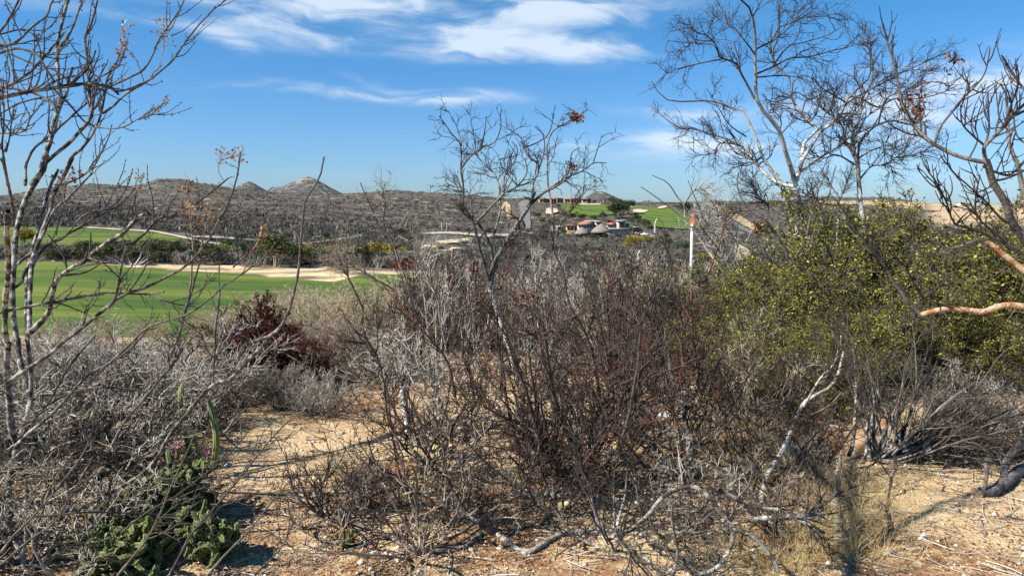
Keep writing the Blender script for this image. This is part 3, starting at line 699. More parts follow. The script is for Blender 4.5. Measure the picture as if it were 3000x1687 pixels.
row(straw, [(600+i*17+rs.uniform(-14, 14), (888 if i < 10 else 838)+rs.uniform(-10, 26), rs.uniform(9.8, 15)) for i in range(38)]+[(-90+rs.uniform(0, 660), 935+rs.uniform(-20, 60), rs.uniform(8.0, 15)) for i in range(26)],
   'bush on the lip above the green', 'straw bushes along the lip of the slope', 1.15)
row(tan+grey[:1], [(rs.uniform(620, 1260), 905+rs.uniform(-10, 110), rs.uniform(6.9, 9.6)) for i in range(30)],
   'tangled bush behind the sandy clearing', 'brown bushes behind the clearing', 1.15)
for px, py, Y, wd, lab in [(745,862,7.3,.75,'tall dark maroon bush rising above the straw bushes'),(680,940,6.5,1.2,'maroon bush left of the tall one'),(840,975,6.5,1.4,'low spreading maroon bush at the back of the clearing'),(660,1030,6.8,1.1,'maroon bush left of the clearing beneath a bent grey whip'),(940,1060,6.9,1.1,'lowest maroon bush on the right of the clearing'),(800,925,7.1,.9,'maroon bush just right of the tall one')]:
    maroon[0].put(px, py, Y, R_, lab, 'maroon bushes behind the clearing', wd)
row([grey[1], tan[1], openk[1], openk[3]], [(rs.uniform(600, 980), rs.uniform(1000, 1120), rs.uniform(5.9, 6.4)) for i in range(9)], 'bush in front of the maroon bushes', 'bushes in front of the maroon ones', 1.1)
sp = []
for i in range(66):
    Y = math.exp(rs.uniform(math.log(9.5), math.log(42))); px = rs.uniform(1230, 2250)
    x = (px-1500)/2180*Y; g = float(H(x, Y)); h_ = rs.uniform(.8, 1.5)*(1+Y*.012)
    pyt = 600-(g+h_-CAMZ)/Y*2180; sp.append((px, max(pyt, 748), Y))
row(grey+tan+darkk+straw, sp, 'bush in the thicket behind the white trunk', 'bare bushes of the middle thicket', 1.05)
row(openk+grey+tan, [(rs.uniform(1200, 2150), rs.uniform(800, 980), rs.uniform(7.4, 12)) for i in range(36)], 'upright bush behind the red twigs', 'bare bushes behind the red twigs', .95)
row(openk, [(px, rs.uniform(700, 830)+(90 if px < 1230 else 0), rs.uniform(6.4, 9.8)) for px in [rs.uniform(1040, 2000) for i in range(34)]], 'tall slender bush round the white trunk', 'tall slender bushes round the white trunk', .5)
row(openk, [(rs.uniform(1150, 2350), rs.uniform(930, 1180), rs.uniform(4.8, 7.4)) for i in range(21)], 'low bush among the red twigs', 'bare bushes among the red twigs', .95)
row(straw+grey, [(rs.uniform(1300, 2000), rs.uniform(812, 870), rs.uniform(12, 18)) for i in range(24)], 'bush at the back of the thicket', 'pale bushes at the back of the thicket', 1.0)
palek = [openk[1], openk[4], openk[3], openk[1], openk[4]]
row(palek+grey[:2]+tan[:1], [(rs.uniform(-160, 640), rs.uniform(930, 1100), rs.uniform(5.2, 9.0)) for i in range(50)], 'thorn bush behind the knobbly shrub', 'thorn bushes of the left thicket', 1.25)
row(palek, [(rs.uniform(-120, 330), rs.uniform(1060, 1290), rs.uniform(4.5, 5.6)) for i in range(30)], 'low thorn bush beside the knobbly stems', 'low thorn bushes at the left', 1.5)
row(palek, [(rs.uniform(-160, 170), rs.uniform(1300, 1500), rs.uniform(3.3, 4.0)) for i in range(8)], 'ground hugging thorn bush at bottom left', 'thorn bushes at the bottom left', 1.5)
grey[0].put(850, 1120, 6.0, R_, 'small grey branching bush alone in the sandy clearing', None, 1.1)
darkk[0].put(1100, 1100, 6.9, R_, 'dark slender bush at the right edge of the clearing', None, .8)
darkk[1].put(1190, 1060, 7.4, R_, 'dark bush with leaning stems left of the white trunk', None, .9)
row(darkk, [(1290,1120,7.5),(1420,1150,7.2),(1380,1050,8.2),(1530,1090,7.8)], 'bush standing on bare sand in the middle', 'dark bushes on the bare sand', .9)
for i in range(17):
    openk[i % 6].put(950+i*88+rs.uniform(-25, 25), rs.uniform(1230, 1470), rs.uniform(3.5, 4.3), R_, 'low branching shrub over the grey limbs, '+ORD[i]+' from left', 'low shrubs over the grey limbs', 1.1)
row(palek+openk[:1], [(rs.uniform(2700, 3080), rs.uniform(1060, 1240), rs.uniform(4.7, 6.4)) for i in range(14)], 'bush right of the radiating shrub', 'bushes right of the radiating shrub', 1.3)
row(palek[:2], [(rs.uniform(2250, 2560), rs.uniform(1180, 1330), rs.uniform(4.4, 5.0)) for i in range(6)], 'low bush by the pale stump', 'low bushes by the pale stump', 1.2)
# leafy shrubs on the right
LS = [(2010,815,8.6,'leafy yellow green shrub directly below the orange tipped post'),(2110,800,8.0,'leafy shrub right of the orange tipped post'),(2230,735,8.4,'yellow leaved shrub wrapped round the big white trunk'),(2330,745,7.8,'leafy shrub in front of the big white trunk'),
      (2420,770,7.2,'leafy shrub right of the big white trunk with bare gaps'),(2500,650,8.6,'leafy shrub behind the second white trunk'),(2590,560,8.8,'tallest leafy shrub rising above the skyline'),(2690,560,9.2,'tall leafy shrub against the pale plateau'),
      (2780,600,8.2,'leafy shrub below the pale plateau'),(2880,610,8.6,'leafy shrub behind the dark tree fork'),(2980,640,8.0,'leafy shrub at the right edge of the photo'),(2560,820,6.8,'dark leafy shrub under the orange branch tip'),
      (2700,860,6.9,'leafy shrub beneath the peeling orange branch'),(2840,850,7.0,'leafy shrub hanging over the radiating grey stems'),(2960,880,6.8,'leafy shrub at the right edge under the orange branch'),(2260,930,6.2,'shrub with bright yellow leaves low in the middle right'),
      (2180,1010,6.0,'sparse leafy shrub behind the red twigs'),(2440,1010,6.0,'leafy shrub above the pale stump'),(2350,1080,5.6,'low leafy shrub left of the pale stump'),(2080,960,6.9,'leafy shrub low behind the red twigs'),(3120,700,7.5,'leafy shrub just leaving the photo at the right'),
      (2480,1180,5.9,'small dark leafy shrub beside the thin pale stick'),(2650,740,8.0,'dense leafy shrub in the centre of the right hand mass'),(2120,740,10,'leafy shrub behind the thin white stemmed trees'),(2000,890,7.4,'leafy shrub lower left of the green mass behind red twigs'),(2160,880,7.2,'leafy shrub in the lower middle of the green mass'),(2310,880,6.8,'leafy shrub under the foot of the big white trunk'),(2400,930,6.4,'leafy shrub hanging over the upright grey stem'),(2250,1060,5.9,'sprawling leafy shrub low beside the upright grey stem'),(2540,960,6.3,'leafy shrub over the radiating stems, left side')]
for i, (px, py, Y, lab) in enumerate(LS): leafy[i % 3].put(px, py, Y, R_, lab, 'leafy yellow green shrubs on the right', 1.15 if Y > 6.5 else .95)
row(openk+tan, [(rs.uniform(2100, 2650), rs.uniform(900, 1200), rs.uniform(5.6, 8.5)) for i in range(24)], 'bush growing through the leafy shrubs', 'bare bushes among the leafy shrubs', 1.0)
row(openk+grey, [(rs.uniform(2650, 3100), rs.uniform(900, 1150), rs.uniform(7, 9.5)) for i in range(12)], 'bush behind the radiating grey stems', 'bare bushes at the far right', 1.0)
# red twig shrubs in front
for px, py, Y, lab in [(1180,1000,4.6,'red twigged shrub left of the white trunk with long thin whips'),(1270,960,4.9,'red twigged shrub in front of the white trunk'),(1650,800,4.7,'red twigged shrub right of the white trunk'),(1750,740,4.7,'tallest red twigged shrub with bare dark tips'),
      (2060,860,4.4,'red twigged shrub in front of the leafy shrubs'),(2240,960,4.4,'red twigged shrub at the right end of its row'),(1650,1010,4.3,'dense red twigged shrub above the fallen grey limb'),(1090,1290,4.1,'low red twigged shrub spreading left over the sand')]:
    redk[rs.randrange(3)].put(px, py, Y, R_, lab, 'red twigged shrubs in the foreground', .95)

# ------------------------------------------------------------------ traced foreground plants
def finish(t, name, label, cat, base_px, main, mats, twigs, seed, k=8, extra=None, group=None, parts=('trunk', 'limbs', 'twigs'), rref=.02, leafs=None, pods=None):
    """main = how many limbs count as trunk; twigs = list of spawn levels (count, lo, hi, angle, wig, up)"""
    rng = np.random.default_rng(seed)
    bp = t.limbs[0][0][0].copy()
    root = thing(name, label, cat, bp, group)
    P0, R0 = t.arr(0, main); Pm, Rm = (t.arr(main) if len(t.limbs) > main else t.arr())
    main_o = branches(parts[0], [(P0, R0, k)], mats[0], root, origin=bp, seed=seed, rref=rref)
    if len(t.limbs) > main: main_o = branches(parts[1], [(Pm, Rm, k-2)], mats[1], root, origin=bp, seed=seed+1, rref=rref)
    P, R = t.arr(); cur = [(P, R)]; tw = []
    src = (Pm, Rm)
    for i, (cnt, lo, hi, ang, wig, up, rs_, rmn) in enumerate(twigs):
        q = spawn(src[0], src[1], cnt, rng, (lo, hi), ang, rs_, .02, rmn, (9, 7, 5, 4)[i], wig, up, (.25, 1) if i == 0 else (.15, 1), .4)
        tw.append((*q, (5, 4, 3, 3)[i])); src = q
    if tw: branches(parts[2], tw, mats[2], main_o, origin=bp, seed=seed+2, rref=rref)
    return root, tw, bp

# big white-barked tree on the right
t = Tree(8.0, 3, spread=.14)  # big tree
t.limb('G', [(1420,1440),(1370,1220),(1240,1020),(1190,880),(1160,750),(1120,620),(1080,500),(1050,400),(1030,330),(1010,260)], 14, 10, 0)
t.limb('G', [(1190,900),(1120,700),(1050,590),(1000,480),(975,380),(960,300)], 9, 7, .1)
t.limb('E', [(1100,1130),(1070,1020),(1040,950),(1020,860),(980,770),(900,680),(860,600),(855,500),(850,380),(855,250),(840,120),(820,50),(760,-10)], 10, 3)
t.limb('E', [(1065,1290),(1050,1240),(1020,1130),(960,1040),(900,950),(870,850),(820,740),(800,670),(700,640),(600,600),(500,600),(370,605),(300,580),(250,520),(230,480)], 8, 1.3)
t.limb('E', [(1085,1130),(990,1110),(920,1060),(860,990),(820,920),(760,880),(680,840),(560,800),(480,770),(390,765),(300,700),(260,660)], 7, 1.2)
t.limb('E', [(1105,1100),(1140,970),(1200,880),(1240,810),(1300,760),(1370,700),(1400,620),(1480,540),(1550,460),(1550,330)], 8, 2)
t.limb('E', [(1135,980),(1150,870),(1230,790),(1180,740),(1110,660),(1070,580),(1080,500),(1020,440),(960,380),(940,250),(950,150)], 6.5, 2)
t.limb('E', [(1230,790),(1260,760),(1270,700),(1320,650),(1330,560)], 5, 1.5)
t.limb('E', [(1130,1040),(1260,950),(1350,900),(1420,840),(1500,800),(1600,760),(1700,730)], 4.5, 1.4)
t.limb('E', [(850,600),(820,540),(770,450),(730,380),(640,350),(620,280),(560,220),(480,190),(450,120)], 5, 1.2)
t.limb('E', [(640,360),(520,385),(400,410),(320,440),(290,480)], 2.6, 1)
t.limb('E', [(860,450),(980,400),(1060,360),(1180,350),(1300,320),(1420,290),(1520,260)], 3.6, 1)
t.limb('E', [(960,400),(1050,290),(1150,260),(1280,220),(1400,150)], 3, 1)
t.limb('E', [(860,470),(1000,460),(1110,470),(1200,500)], 3, 1)
t.limb('E', [(1000,430),(960,330),(1000,200),(1000,60),(1010,-10)], 3.4, 1.4)
t.limb('E', [(860,300),(950,250),(1000,170),(1090,130),(1130,50),(1180,20)], 3, 1)
t.limb('E', [(1380,650),(1450,600),(1560,540),(1650,490),(1760,430),(1860,390),(1970,340),(2040,310)], 3.2, 1)
t.limb('E', [(850,330),(800,260),(720,170),(650,130),(600,90)], 3, 1)
t.limb('E', [(640,340),(600,275),(560,270),(460,260),(320,250)], 2, .8)
t.limb('E', [(840,100),(870,50),(900,-10)], 3, 1.2)
t.limb('E', [(1400,620),(1300,560),(1230,510),(1200,440)], 3, 1)
t.limb('E', [(900,950),(820,1000),(740,1010),(690,1060)], 2.5, 1)
t.limb('E', [(800,830),(700,760),(620,640),(560,540)], 2.6, 1)
t.limb('E', [(1040,950),(1000,830),(1010,730),(950,650),(960,560)], 3, 1)
t.limb('E', [(760,880),(640,870),(600,930),(520,940),(450,900)], 2.4, 1)
t.limb('E', [(980,620),(1040,600),(1100,560),(1180,600),(1260,600)], 2.2, 1)
t.limb('E', [(950,260),(1060,170),(1140,110),(1260,100),(1370,80)], 2.4, 1)
for i_, (P_, Rr) in enumerate(t.limbs): t.limbs[i_] = (P_, Rr*.84)
root, tw, bp = finish(t, 'bare_tree', 'tall bare tree with forked white trunk rising from the leafy shrubs on the right', 'tree', 0, 4, (M['white_bark'],)*2+(M['dark_bark'],),
  [(230,.25,.6,(25,60),.2,.03,.6,.0045),(1100,.12,.34,(25,60),.24,.02,.7,.0028),(2300,.06,.17,(25,65),.25,.02,.8,.0021)], 31)
# clusters of dried red leaves caught in the tree
def leaf_cluster(px, py, Y, n, rx, rz, label):
    rng = np.random.default_rng(int(px)); c = W(px, py, Y)
    th = thing('dried_leaf_cluster', label, 'dried leaves', c)
    pos = rng.normal(size=(n, 3))*[rx, rx, rz]
    leafobj('leaves', pos, .022, M['leaf_rust'], th, rng, stretch=2.4)
    a = rng.normal(size=(8, 1, 3))*[.01, .01, .01]; P = np.concatenate([a+[0, 0, rz*1.6], a+[0, 0, 0], rng.normal(size=(8, 1, 3))*[rx, rx, rz]], 1)
    branches('stalk', [(P, np.full((8, 3), .0025), 3)], M['dark_bark'], th)
leaf_cluster(2692, 318, 8, 110, .04, .08, 'rust red dried leaf cluster hanging in the right hand tree crown')
leaf_cluster(1688, 345, 8, 90, .04, .025, 'rust brown leaf cluster at the top right tip of the middle tree')
leaf_cluster(1671, 487, 8, 50, .035, .03, 'dark dried leaf cluster halfway up the middle tree')
leaf_cluster(2794, 188, 6, 30, .03, .05, 'three small red pods hanging at the end of a long twig')
leaf_cluster(1180, 775, 7, 60, .07, .03, 'orange dried leaves caught on a white stemmed sapling')
leaf_cluster(2222, 668, 9, 60, .03, .04, 'rusty dried leaf among twigs right of the orange tipped post')
leaf_cluster(1318, 865, 7.4, 40, .03, .16, 'hanging spray of red dried leaves left of the white trunk')
leaf_cluster(1390, 795, 7.4, 60, .03, .06, 'small red dried leaf spray close to the white trunk')
leaf_cluster(1540, 870, 7.2, 60, .06, .03, 'dark brown dead leaf bundle right of the white trunk')
leaf_cluster(945, 1135, 8.8, 40, .04, .03, 'small orange red leaves under the bushes of the clearing')

# second tree behind
t = Tree(10.0, 5, spread=.12)
t.limb('G', [(1530,1200),(1480,1000),(1450,760),(1500,600),(1470,420),(1450,280),(1440,50)], 8, 6, 0)
t.limb('E', [(1490,1180),(1480,1050),(1470,960),(1440,880),(1450,800),(1490,700),(1500,600),(1560,480),(1550,330),(1540,220)], 6, 1.4)
t.limb('E', [(1475,970),(1500,850),(1600,760),(1700,740),(1800,760),(1900,700)], 4, 1.2)
t.limb('E', [(1470,980),(1400,850),(1370,750),(1240,640),(1250,540),(1200,470)], 4, 1.2)
t.limb('E', [(1480,960),(1600,900),(1700,960),(1850,930),(1900,920)], 3, 1)
t.limb('E', [(1480,1100),(1560,1010),(1640,1000),(1740,930),(1800,860)], 3, 1)
t.limb('E', [(1460,1000),(1350,940),(1260,960),(1180,900)], 3, 1)
t.limb('E', [(1500,600),(1600,650),(1700,600),(1850,600),(2000,560),(2080,520)], 3, 1)
t.limb('E', [(1600,760),(1650,600),(1750,560),(1900,500),(2030,510)], 2.6, .9)
finish(t, 'bare_tree', 'bare tree with one dark straight trunk behind and right of the big white tree', 'tree', 0, 1, (M['white_bark'], M['dark_bark'], M['dark_bark']),
  [(150,.3,.75,(25,60),.2,.03,.6,.005),(700,.15,.4,(25,60),.24,.02,.7,.003),(1500,.08,.2,(25,65),.25,.02,.8,.0023)], 33)
# thin white poles and saplings in the right hand mass
def sapling(name, label, Y, limbs, mats, tw, seed, spread=.08, n0=1, group=None, k=6, rref=.02):
    t_ = Tree(Y, seed, N=14, spread=spread)
    for l_ in limbs: t_.limb(*l_)
    return finish(t_, name, label, 'tree' if 'tree' in name or 'sapling' in name else 'shrub', 0, n0, mats, tw, seed+50, group=group, parts=('stem', 'side_stems', 'twigs') if 'tree' not in name else ('trunk', 'limbs', 'twigs'), k=k, rref=rref)
WB, DB, GB, AB, RB, OB = (M[k+'_bark'] for k in ('white', 'dark', 'grey', 'ash', 'red', 'orange'))
sapling('sapling', 'thin straight white sapling between the two right hand trees', 11, [('G', [(1290,900),(1290,620),(1300,480),(1305,350),(1290,270)], 4.5, 3), ('G', [(1300,350),(1340,250),(1370,170),(1400,90)], 2, .8), ('G', [(1290,280),(1240,200),(1200,130)], 2, .8)], (WB, WB, DB), [(50,.2,.5,(20,50),.2,.04,.6,.003),(200,.1,.25,(25,60),.25,.02,.7,.002)], 61)
sapling('sapling', 'forked bare white twig standing between trunks above the leafy shrubs', 9.5, [('G', [(1080,700),(1110,600),(1130,500),(1160,410),(1200,360)], 3.5, 1.5), ('G', [(1150,430),(1200,410),(1230,410)], 2, 1), ('G', [(1165,400),(1240,330)], 2, 1)], (WB, WB, WB), [(14,.1,.3,(20,50),.2,.04,.6,.003)], 62)
sapling('thorn_tree', 'leaning thin white stemmed tree right of the orange tipped post', 12, [
  ('G', [(560,880),(430,700),(360,600),(290,500),(220,430),(120,350),(0,260),(-60,220)], 3.4, 1.1), ('G', [(650,900),(600,780),(520,640),(440,540),(380,450),(340,350),(270,180)], 3, 1), ('G', [(250,440),(240,350),(200,300),(130,200),(30,150)], 2.4, .9),
  ('G', [(600,860),(470,640),(400,560),(300,500)], 2.6, 1.2), ('G', [(500,700),(520,600),(470,500),(480,400),(430,330)], 2.6, 1), ('G', [(240,350),(300,270),(350,240),(430,290)], 2.6, 1), ('G', [(640,830),(600,700),(610,620),(540,520)], 3, 1.4), ('G', [(400,560),(350,480),(330,420)], 2.4, 1.2)],
  (WB, WB, M['ash_bark']), [(110,.3,.8,(25,60),.2,.05,.6,.005),(420,.2,.45,(25,60),.24,.03,.7,.003)], 63, n0=3)
sapling('sapling', 'dark curved branch crossing left of the big white trunk', 6.5, [('G', [(960,720),(920,620),(850,520),(800,450),(700,390),(630,290),(610,190),(620,130)], 5.5, 2), ('G', [(810,450),(820,350),(760,300),(700,200)], 3, 1), ('G', [(700,390),(620,400),(560,440)], 2, .8)], (DB, DB, DB), [(60,.15,.45,(25,60),.2,.04,.6,.003),(240,.08,.2,(25,60),.24,.03,.7,.002)], 64)
sapling('sapling', 'short dark branch rising right of the big white trunk', 6.8, [('G', [(1090,560),(1120,420),(1180,350),(1230,310),(1250,230),(1270,130),(1285,90)], 4.5, 1.5), ('G', [(1180,350),(1130,290),(1080,280)], 2.4, 1)], (DB, DB, DB), [(36,.15,.4,(25,60),.2,.04,.6,.003),(150,.08,.2,(25,60),.24,.03,.7,.002)], 65)

# middle tree with the white lower trunk
t = Tree(8.0, 7, spread=.13)
t.limb('D', [(525,1440),(535,1350),(500,1250),(480,1180),(450,1090),(420,1000)], 10, 8.5, 0)
t.limb('D', [(420,1000),(425,950),(435,880),(480,790),(520,720),(560,660),(620,570),(645,500)], 8, 5)
t.limb('D', [(418,985),(390,890),(360,780),(330,660),(300,610),(270,560),(280,490),(265,400),(265,300),(270,260),(230,220),(200,180),(150,110)], 6, 1.3)
t.limb('D', [(430,850),(415,770),(350,650),(310,610)], 5, 4)
t.limb('D', [(350,650),(400,600),(460,540),(500,500),(560,470),(610,400),(600,330)], 4.5, 1.3)
t.limb('D', [(430,740),(460,640),(470,570),(465,480),(440,400),(400,370),(350,310),(340,240),(320,130)], 4, 1.2)
t.limb('D', [(265,380),(320,310),(370,270),(390,190),(400,110)], 3.6, 1.2)
t.limb('D', [(620,570),(640,520),(640,450),(665,400),(660,350),(620,320),(590,270),(570,210),(520,180),(500,140)], 4.6, 1.2)
t.limb('D', [(610,580),(700,500),(760,460),(830,420),(900,390),(950,350),(1020,350)], 5, 1.1)
t.limb('D', [(690,505),(740,480),(800,440),(830,370),(840,300),(880,270)], 3.4, 1.1)
t.limb('D', [(745,640),(735,560),(720,480),(715,350),(715,260),(740,190),(800,150),(840,130),(910,90),(915,40)], 4, 1.1, Y0=8.2)
t.limb('D', [(735,800),(745,700),(745,640)], 5, 4.2, Y0=8.3)
t.limb('D', [(760,720),(800,640),(870,560),(905,490),(905,450),(925,490),(970,465)], 3.2, 1)
t.limb('D', [(950,350),(970,290),(1000,200)], 2, .8)
t.limb('D', [(670,380),(700,280),(690,200),(650,160)], 2.8, 1)
t.limb('D', [(490,500),(490,420),(540,350),(560,280),(530,240)], 3, 1)
t.limb('D', [(330,660),(300,500),(220,470),(180,440)], 2.6, .9)
t.limb('D', [(270,260),(250,180),(220,110)], 2.4, .9)
t.limb('D', [(370,270),(440,240),(470,170),(470,100)], 2.6, .9)
t.limb('D', [(520,720),(600,740),(700,680),(800,660)], 2.2, .9)
t.limb('D', [(560,470),(480,370),(470,330)], 2.6, 1)
t.limb('D', [(590,270),(650,250),(720,200),(750,100)], 2.4, .9)
finish(t, 'bare_tree', 'bare tree in the middle with white kinked lower trunk and dark spreading limbs', 'tree', 0, 1, (WB, DB, DB),
  [(150,.2,.5,(25,60),.22,.03,.6,.004),(560,.1,.28,(25,60),.25,.02,.7,.0027),(800,.05,.14,(25,65),.25,.02,.8,.002)], 35)
# saplings left of the middle
sapling('sapling', 'thin white stemmed sapling leaning left of the middle tree', 9, [
  ('I', [(450,1500),(470,1300),(520,1150),(540,1000),(510,900),(450,750),(400,590),(350,480),(270,410),(230,300),(180,190),(140,100)], 6, 1.3),
  ('I', [(540,1400),(570,1230),(600,1000),(610,850),(640,740)], 4.5, 2), ('I', [(740,1090),(700,930),(670,830),(560,690),(500,640)], 3.6, 1.4), ('I', [(590,1400),(700,1220),(860,1090),(1000,990),(1060,960)], 3.4, 1.3),
  ('I', [(330,460),(320,350),(330,230),(260,140)], 2.4, .9), ('I', [(350,480),(470,430),(560,400)], 2, .8), ('I', [(400,590),(500,540),(560,440),(680,360)], 2.2, .8), ('I', [(690,870),(650,620),(640,580)], 2.6, 1), ('I', [(230,300),(300,240),(320,130),(330,80)], 2, .8), ('I', [(400,900),(300,840),(160,760),(60,700)], 2.6, 1)],
  (WB, WB, M['tan_bark']), [(110,.2,.6,(25,60),.2,.05,.6,.0032),(420,.12,.3,(25,60),.24,.03,.7,.0023)], 66, n0=2)
sapling('sapling', 'slender dark sapling against the hill left of the white stemmed sapling', 9.2, [('I', [(200,1300),(180,1100),(100,900),(60,840),(30,640),(50,560),(70,420),(30,330),(-40,240)], 4, 1), ('I', [(100,900),(0,700),(-30,600)], 2, .9)], (M['tan_bark'],)*3, [(60,.2,.5,(25,60),.2,.05,.6,.003),(260,.12,.3,(25,60),.24,.03,.7,.002)], 67)
sapling('sapling', 'white forked sapling right of the middle trunk', 8.6, [('I', [(1480,1443),(1500,1250),(1540,1000),(1570,860),(1520,790),(1440,660)], 4.5, 1.8), ('I', [(1565,900),(1600,800),(1620,700)], 3, 1.2), ('I', [(1540,990),(1600,960),(1680,900)], 2, .9)], (WB, WB, AB), [(50,.2,.5,(25,60),.2,.05,.6,.0032),(200,.12,.3,(25,60),.24,.03,.7,.0023)], 68)
sapling('sapling', 'pale trunk standing at the left edge of the bare sand in the middle', 7.3, [('J', [(620,590),(600,440),(580,300),(585,100),(590,0)], 6, 4.5), ('J', [(620,560),(540,430),(480,250),(440,60)], 4, 2), ('J', [(605,420),(640,200),(660,60)], 4, 2.4)], (WB, WB, AB), [(40,.2,.5,(25,60),.2,.05,.5,.0032),(160,.12,.3,(25,60),.24,.03,.7,.0023)], 69)

# right foreground tree with dark limbs, and the peeling orange branch
t = Tree(3.6, 9, spread=.2)
t.limb('E', [(2640,1640),(2484,1449),(2400,1340),(2360,1230),(2290,1110),(2265,1020),(2250,980)], 13, 9.5, -.1)
t.limb('E', [(2640,1500),(2500,1200),(2450,1000),(2400,880),(2390,700),(2380,560),(2350,510)], 11, 2.4, .2, 3.9)
t.limb('E', [(2255,985),(2150,965),(2020,920),(1930,870),(1850,800),(1790,720),(1740,630),(1710,520),(1690,400),(1660,320),(1630,220),(1620,170)], 7, 2.2)
t.limb('E', [(1940,870),(1970,780),(2040,690),(2110,600),(2200,510),(2250,430),(2275,290)], 4.2, 1.8)
t.limb('E', [(2255,985),(2240,900),(2290,840),(2360,770),(2420,700),(2500,620)], 6.5, 4)
t.limb('E', [(2240,900),(2270,800),(2270,700),(2265,560)], 3.6, 2)
t.limb('E', [(2600,640),(2484,540),(2430,470),(2390,400),(2345,335)], 5, 2)
t.limb('E', [(2240,880),(2170,820),(2110,750),(2100,640)], 3.4, 1.6)
t.limb('E', [(2300,1100),(2380,1080),(2500,1030)], 4, 3)
t.limb('E', [(2240,1010),(2300,1040),(2400,1060),(2500,960)], 4, 3)
t.limb('E', [(2440,1360),(2350,1330),(2250,1220),(2130,1110),(2060,1050),(1980,950)], 4, 1.6)
t.limb('G', [(2700,780),(2576,690),(2400,600),(2250,530),(2110,490),(2080,440),(2050,350),(1990,230),(1960,170)], 6, 2)
t.limb('G', [(2440,600),(2330,510),(2260,440),(2240,350),(2270,150)], 4, 2)
t.limb('E', [(2360,770),(2400,650),(2450,500),(2440,390)], 3, 1.8)
t.limb('E', [(2200,500),(2150,540),(2145,500)], 2, 1.2)
t.limb('E', [(2420,700),(2440,820),(2500,880)], 3, 2)
t.limb('G', [(2110,490),(2160,430),(2230,370)], 3, 1.4)
t.limb('E', [(2390,800),(2330,700),(2340,560)], 2.8, 1.6)
t.limb('E', [(2150,965),(2200,850),(2180,780),(2130,700)], 2.6, 1.4)
finish(t, 'bare_tree', 'dark barked tree at the right edge with stubby upright twig ends', 'tree', 0, 2, (M['dark_bark'],)*3,
  [(110,.08,.3,(20,55),.12,.12,.62,.0035),(200,.02,.09,(25,60),.14,.14,.8,.0028)], 37)
t = Tree(3.2, 10, N=24, spread=.2, knob=.05)
t.limb('G', [(2900,1100),(2700,1060),(2576,1050),(2440,1045),(2300,1090),(2180,1075),(2050,1065),(1960,1085),(1870,1110)], 11, 7.5, .1)
t.limb('G', [(1870,1110),(1800,1050),(1740,960),(1680,880),(1600,740),(1540,670),(1450,560),(1400,480),(1290,330)], 6, 1.8)
t.limb('G', [(2100,1060),(1960,1020),(1890,990),(1830,900),(1770,790),(1700,720)], 4.5, 1.6)
t.limb('G', [(1880,1110),(1790,1140)], 4, 2)
t.limb('G', [(1830,1040),(2020,880),(2150,750)], 2.6, 1.2)
t.limb('G', [(1850,960),(1840,800),(1820,650),(1805,480)], 2.6, 1.1)
t.limb('G', [(1740,940),(1850,800),(2000,640),(2130,510),(2220,400)], 2.6, 1.2)
finish(t, 'thorn_tree', 'peeling orange barked branch entering from the right edge and forking upward', 'tree', 0, 1, (OB, M['dark_bark'], M['dark_bark']), [(26,.05,.2,(25,60),.2,.05,.6,.003)], 38)
t = Tree(4.0, 11, N=20, spread=.2, knob=.05)
t.limb('G', [(2800,980),(2576,800),(2450,700),(2350,620),(2300,605)], 11, 8, .1)
t.limb('G', [(2300,605),(2250,600),(2130,640),(2080,680),(1990,680)], 7, 2.5)
t.limb('G', [(2130,640),(2060,650),(2020,620)], 3, 1.2)
finish(t, 'fallen_branch', 'thick grey and orange bough reaching in from the right above the orange one', 'branch', 0, 1, (OB, AB, DB), [(10,.05,.2,(25,60),.2,.05,.6,.003)], 39, parts=('bough', 'fork', 'twigs'))

# ------------------------------------------------------------------ left knobbly shrub
t = Tree(3.7, 13, N=26, spread=.2, knob=.14)
t.limb('C', [(10,1290),(30,1000),(60,800),(90,650),(60,560),(40,350),(30,150),(40,0)], 14, 8, -.3, 4.1)
t.limb('C', [(90,700),(120,600),(170,450),(190,360),(160,250),(130,120),(112,-10)], 9, 8)
t.limb('C', [(190,360),(195,250),(185,120),(170,-10)], 7, 7)
t.limb('B', [(42,1295),(32,1150),(36,1000),(55,850),(60,700),(50,560),(60,400)], 8, 8)
t.limb('B', [(122,1295),(105,1150),(95,900),(110,740),(115,600),(140,470),(180,320),(240,200),(300,110),(325,0)], 8.5, 8)
t.limb('B', [(188,1295),(185,1200),(180,1000),(190,850),(210,700),(250,560),(280,430),(310,320),(350,200),(390,110)], 7, 4.5)
t.limb('B', [(200,1230),(210,900),(220,740),(270,560),(330,400),(360,280),(440,130),(490,30)], 7, 5.5)
t.limb('A', [(230,1400),(290,1330),(330,1200),(380,1060),(400,960),(430,840),(460,760),(440,650),(425,520),(415,370),(430,260),(470,120),(505,-20)], 8, 3.6)
t.limb('A', [(330,1240),(420,1160),(520,1080),(620,980),(690,900),(705,830),(690,720),(680,560),(665,400),(650,280),(700,180),(750,-20)], 7, 3)
t.limb('A', [(430,380),(520,260),(580,110),(625,-20)], 4, 2.6)
t.limb('A', [(190,1400),(200,1240),(260,1120),(360,1040),(480,940),(600,830),(720,730),(790,650),(850,580)], 5.5, 2)
t.limb('A', [(410,1440),(480,1340),(530,1200),(620,1120),(700,1010),(750,900),(790,750),(810,600),(870,500),(920,380),(950,250)], 6, 1.4)
t.limb('A', [(720,960),(860,970),(950,950),(1040,900),(1130,870),(1190,820),(1250,760)], 2.8, 1)
t.limb('A', [(775,860),(860,800),(960,710),(1080,640),(1170,580),(1300,470),(1390,350),(1480,230),(1620,80),(1750,-20)], 4, 2)
t.limb('A', [(-150,760),(0,740),(200,700),(400,670),(560,645),(700,640),(820,660),(900,720)], 8, 3.5, Y0=3.4)
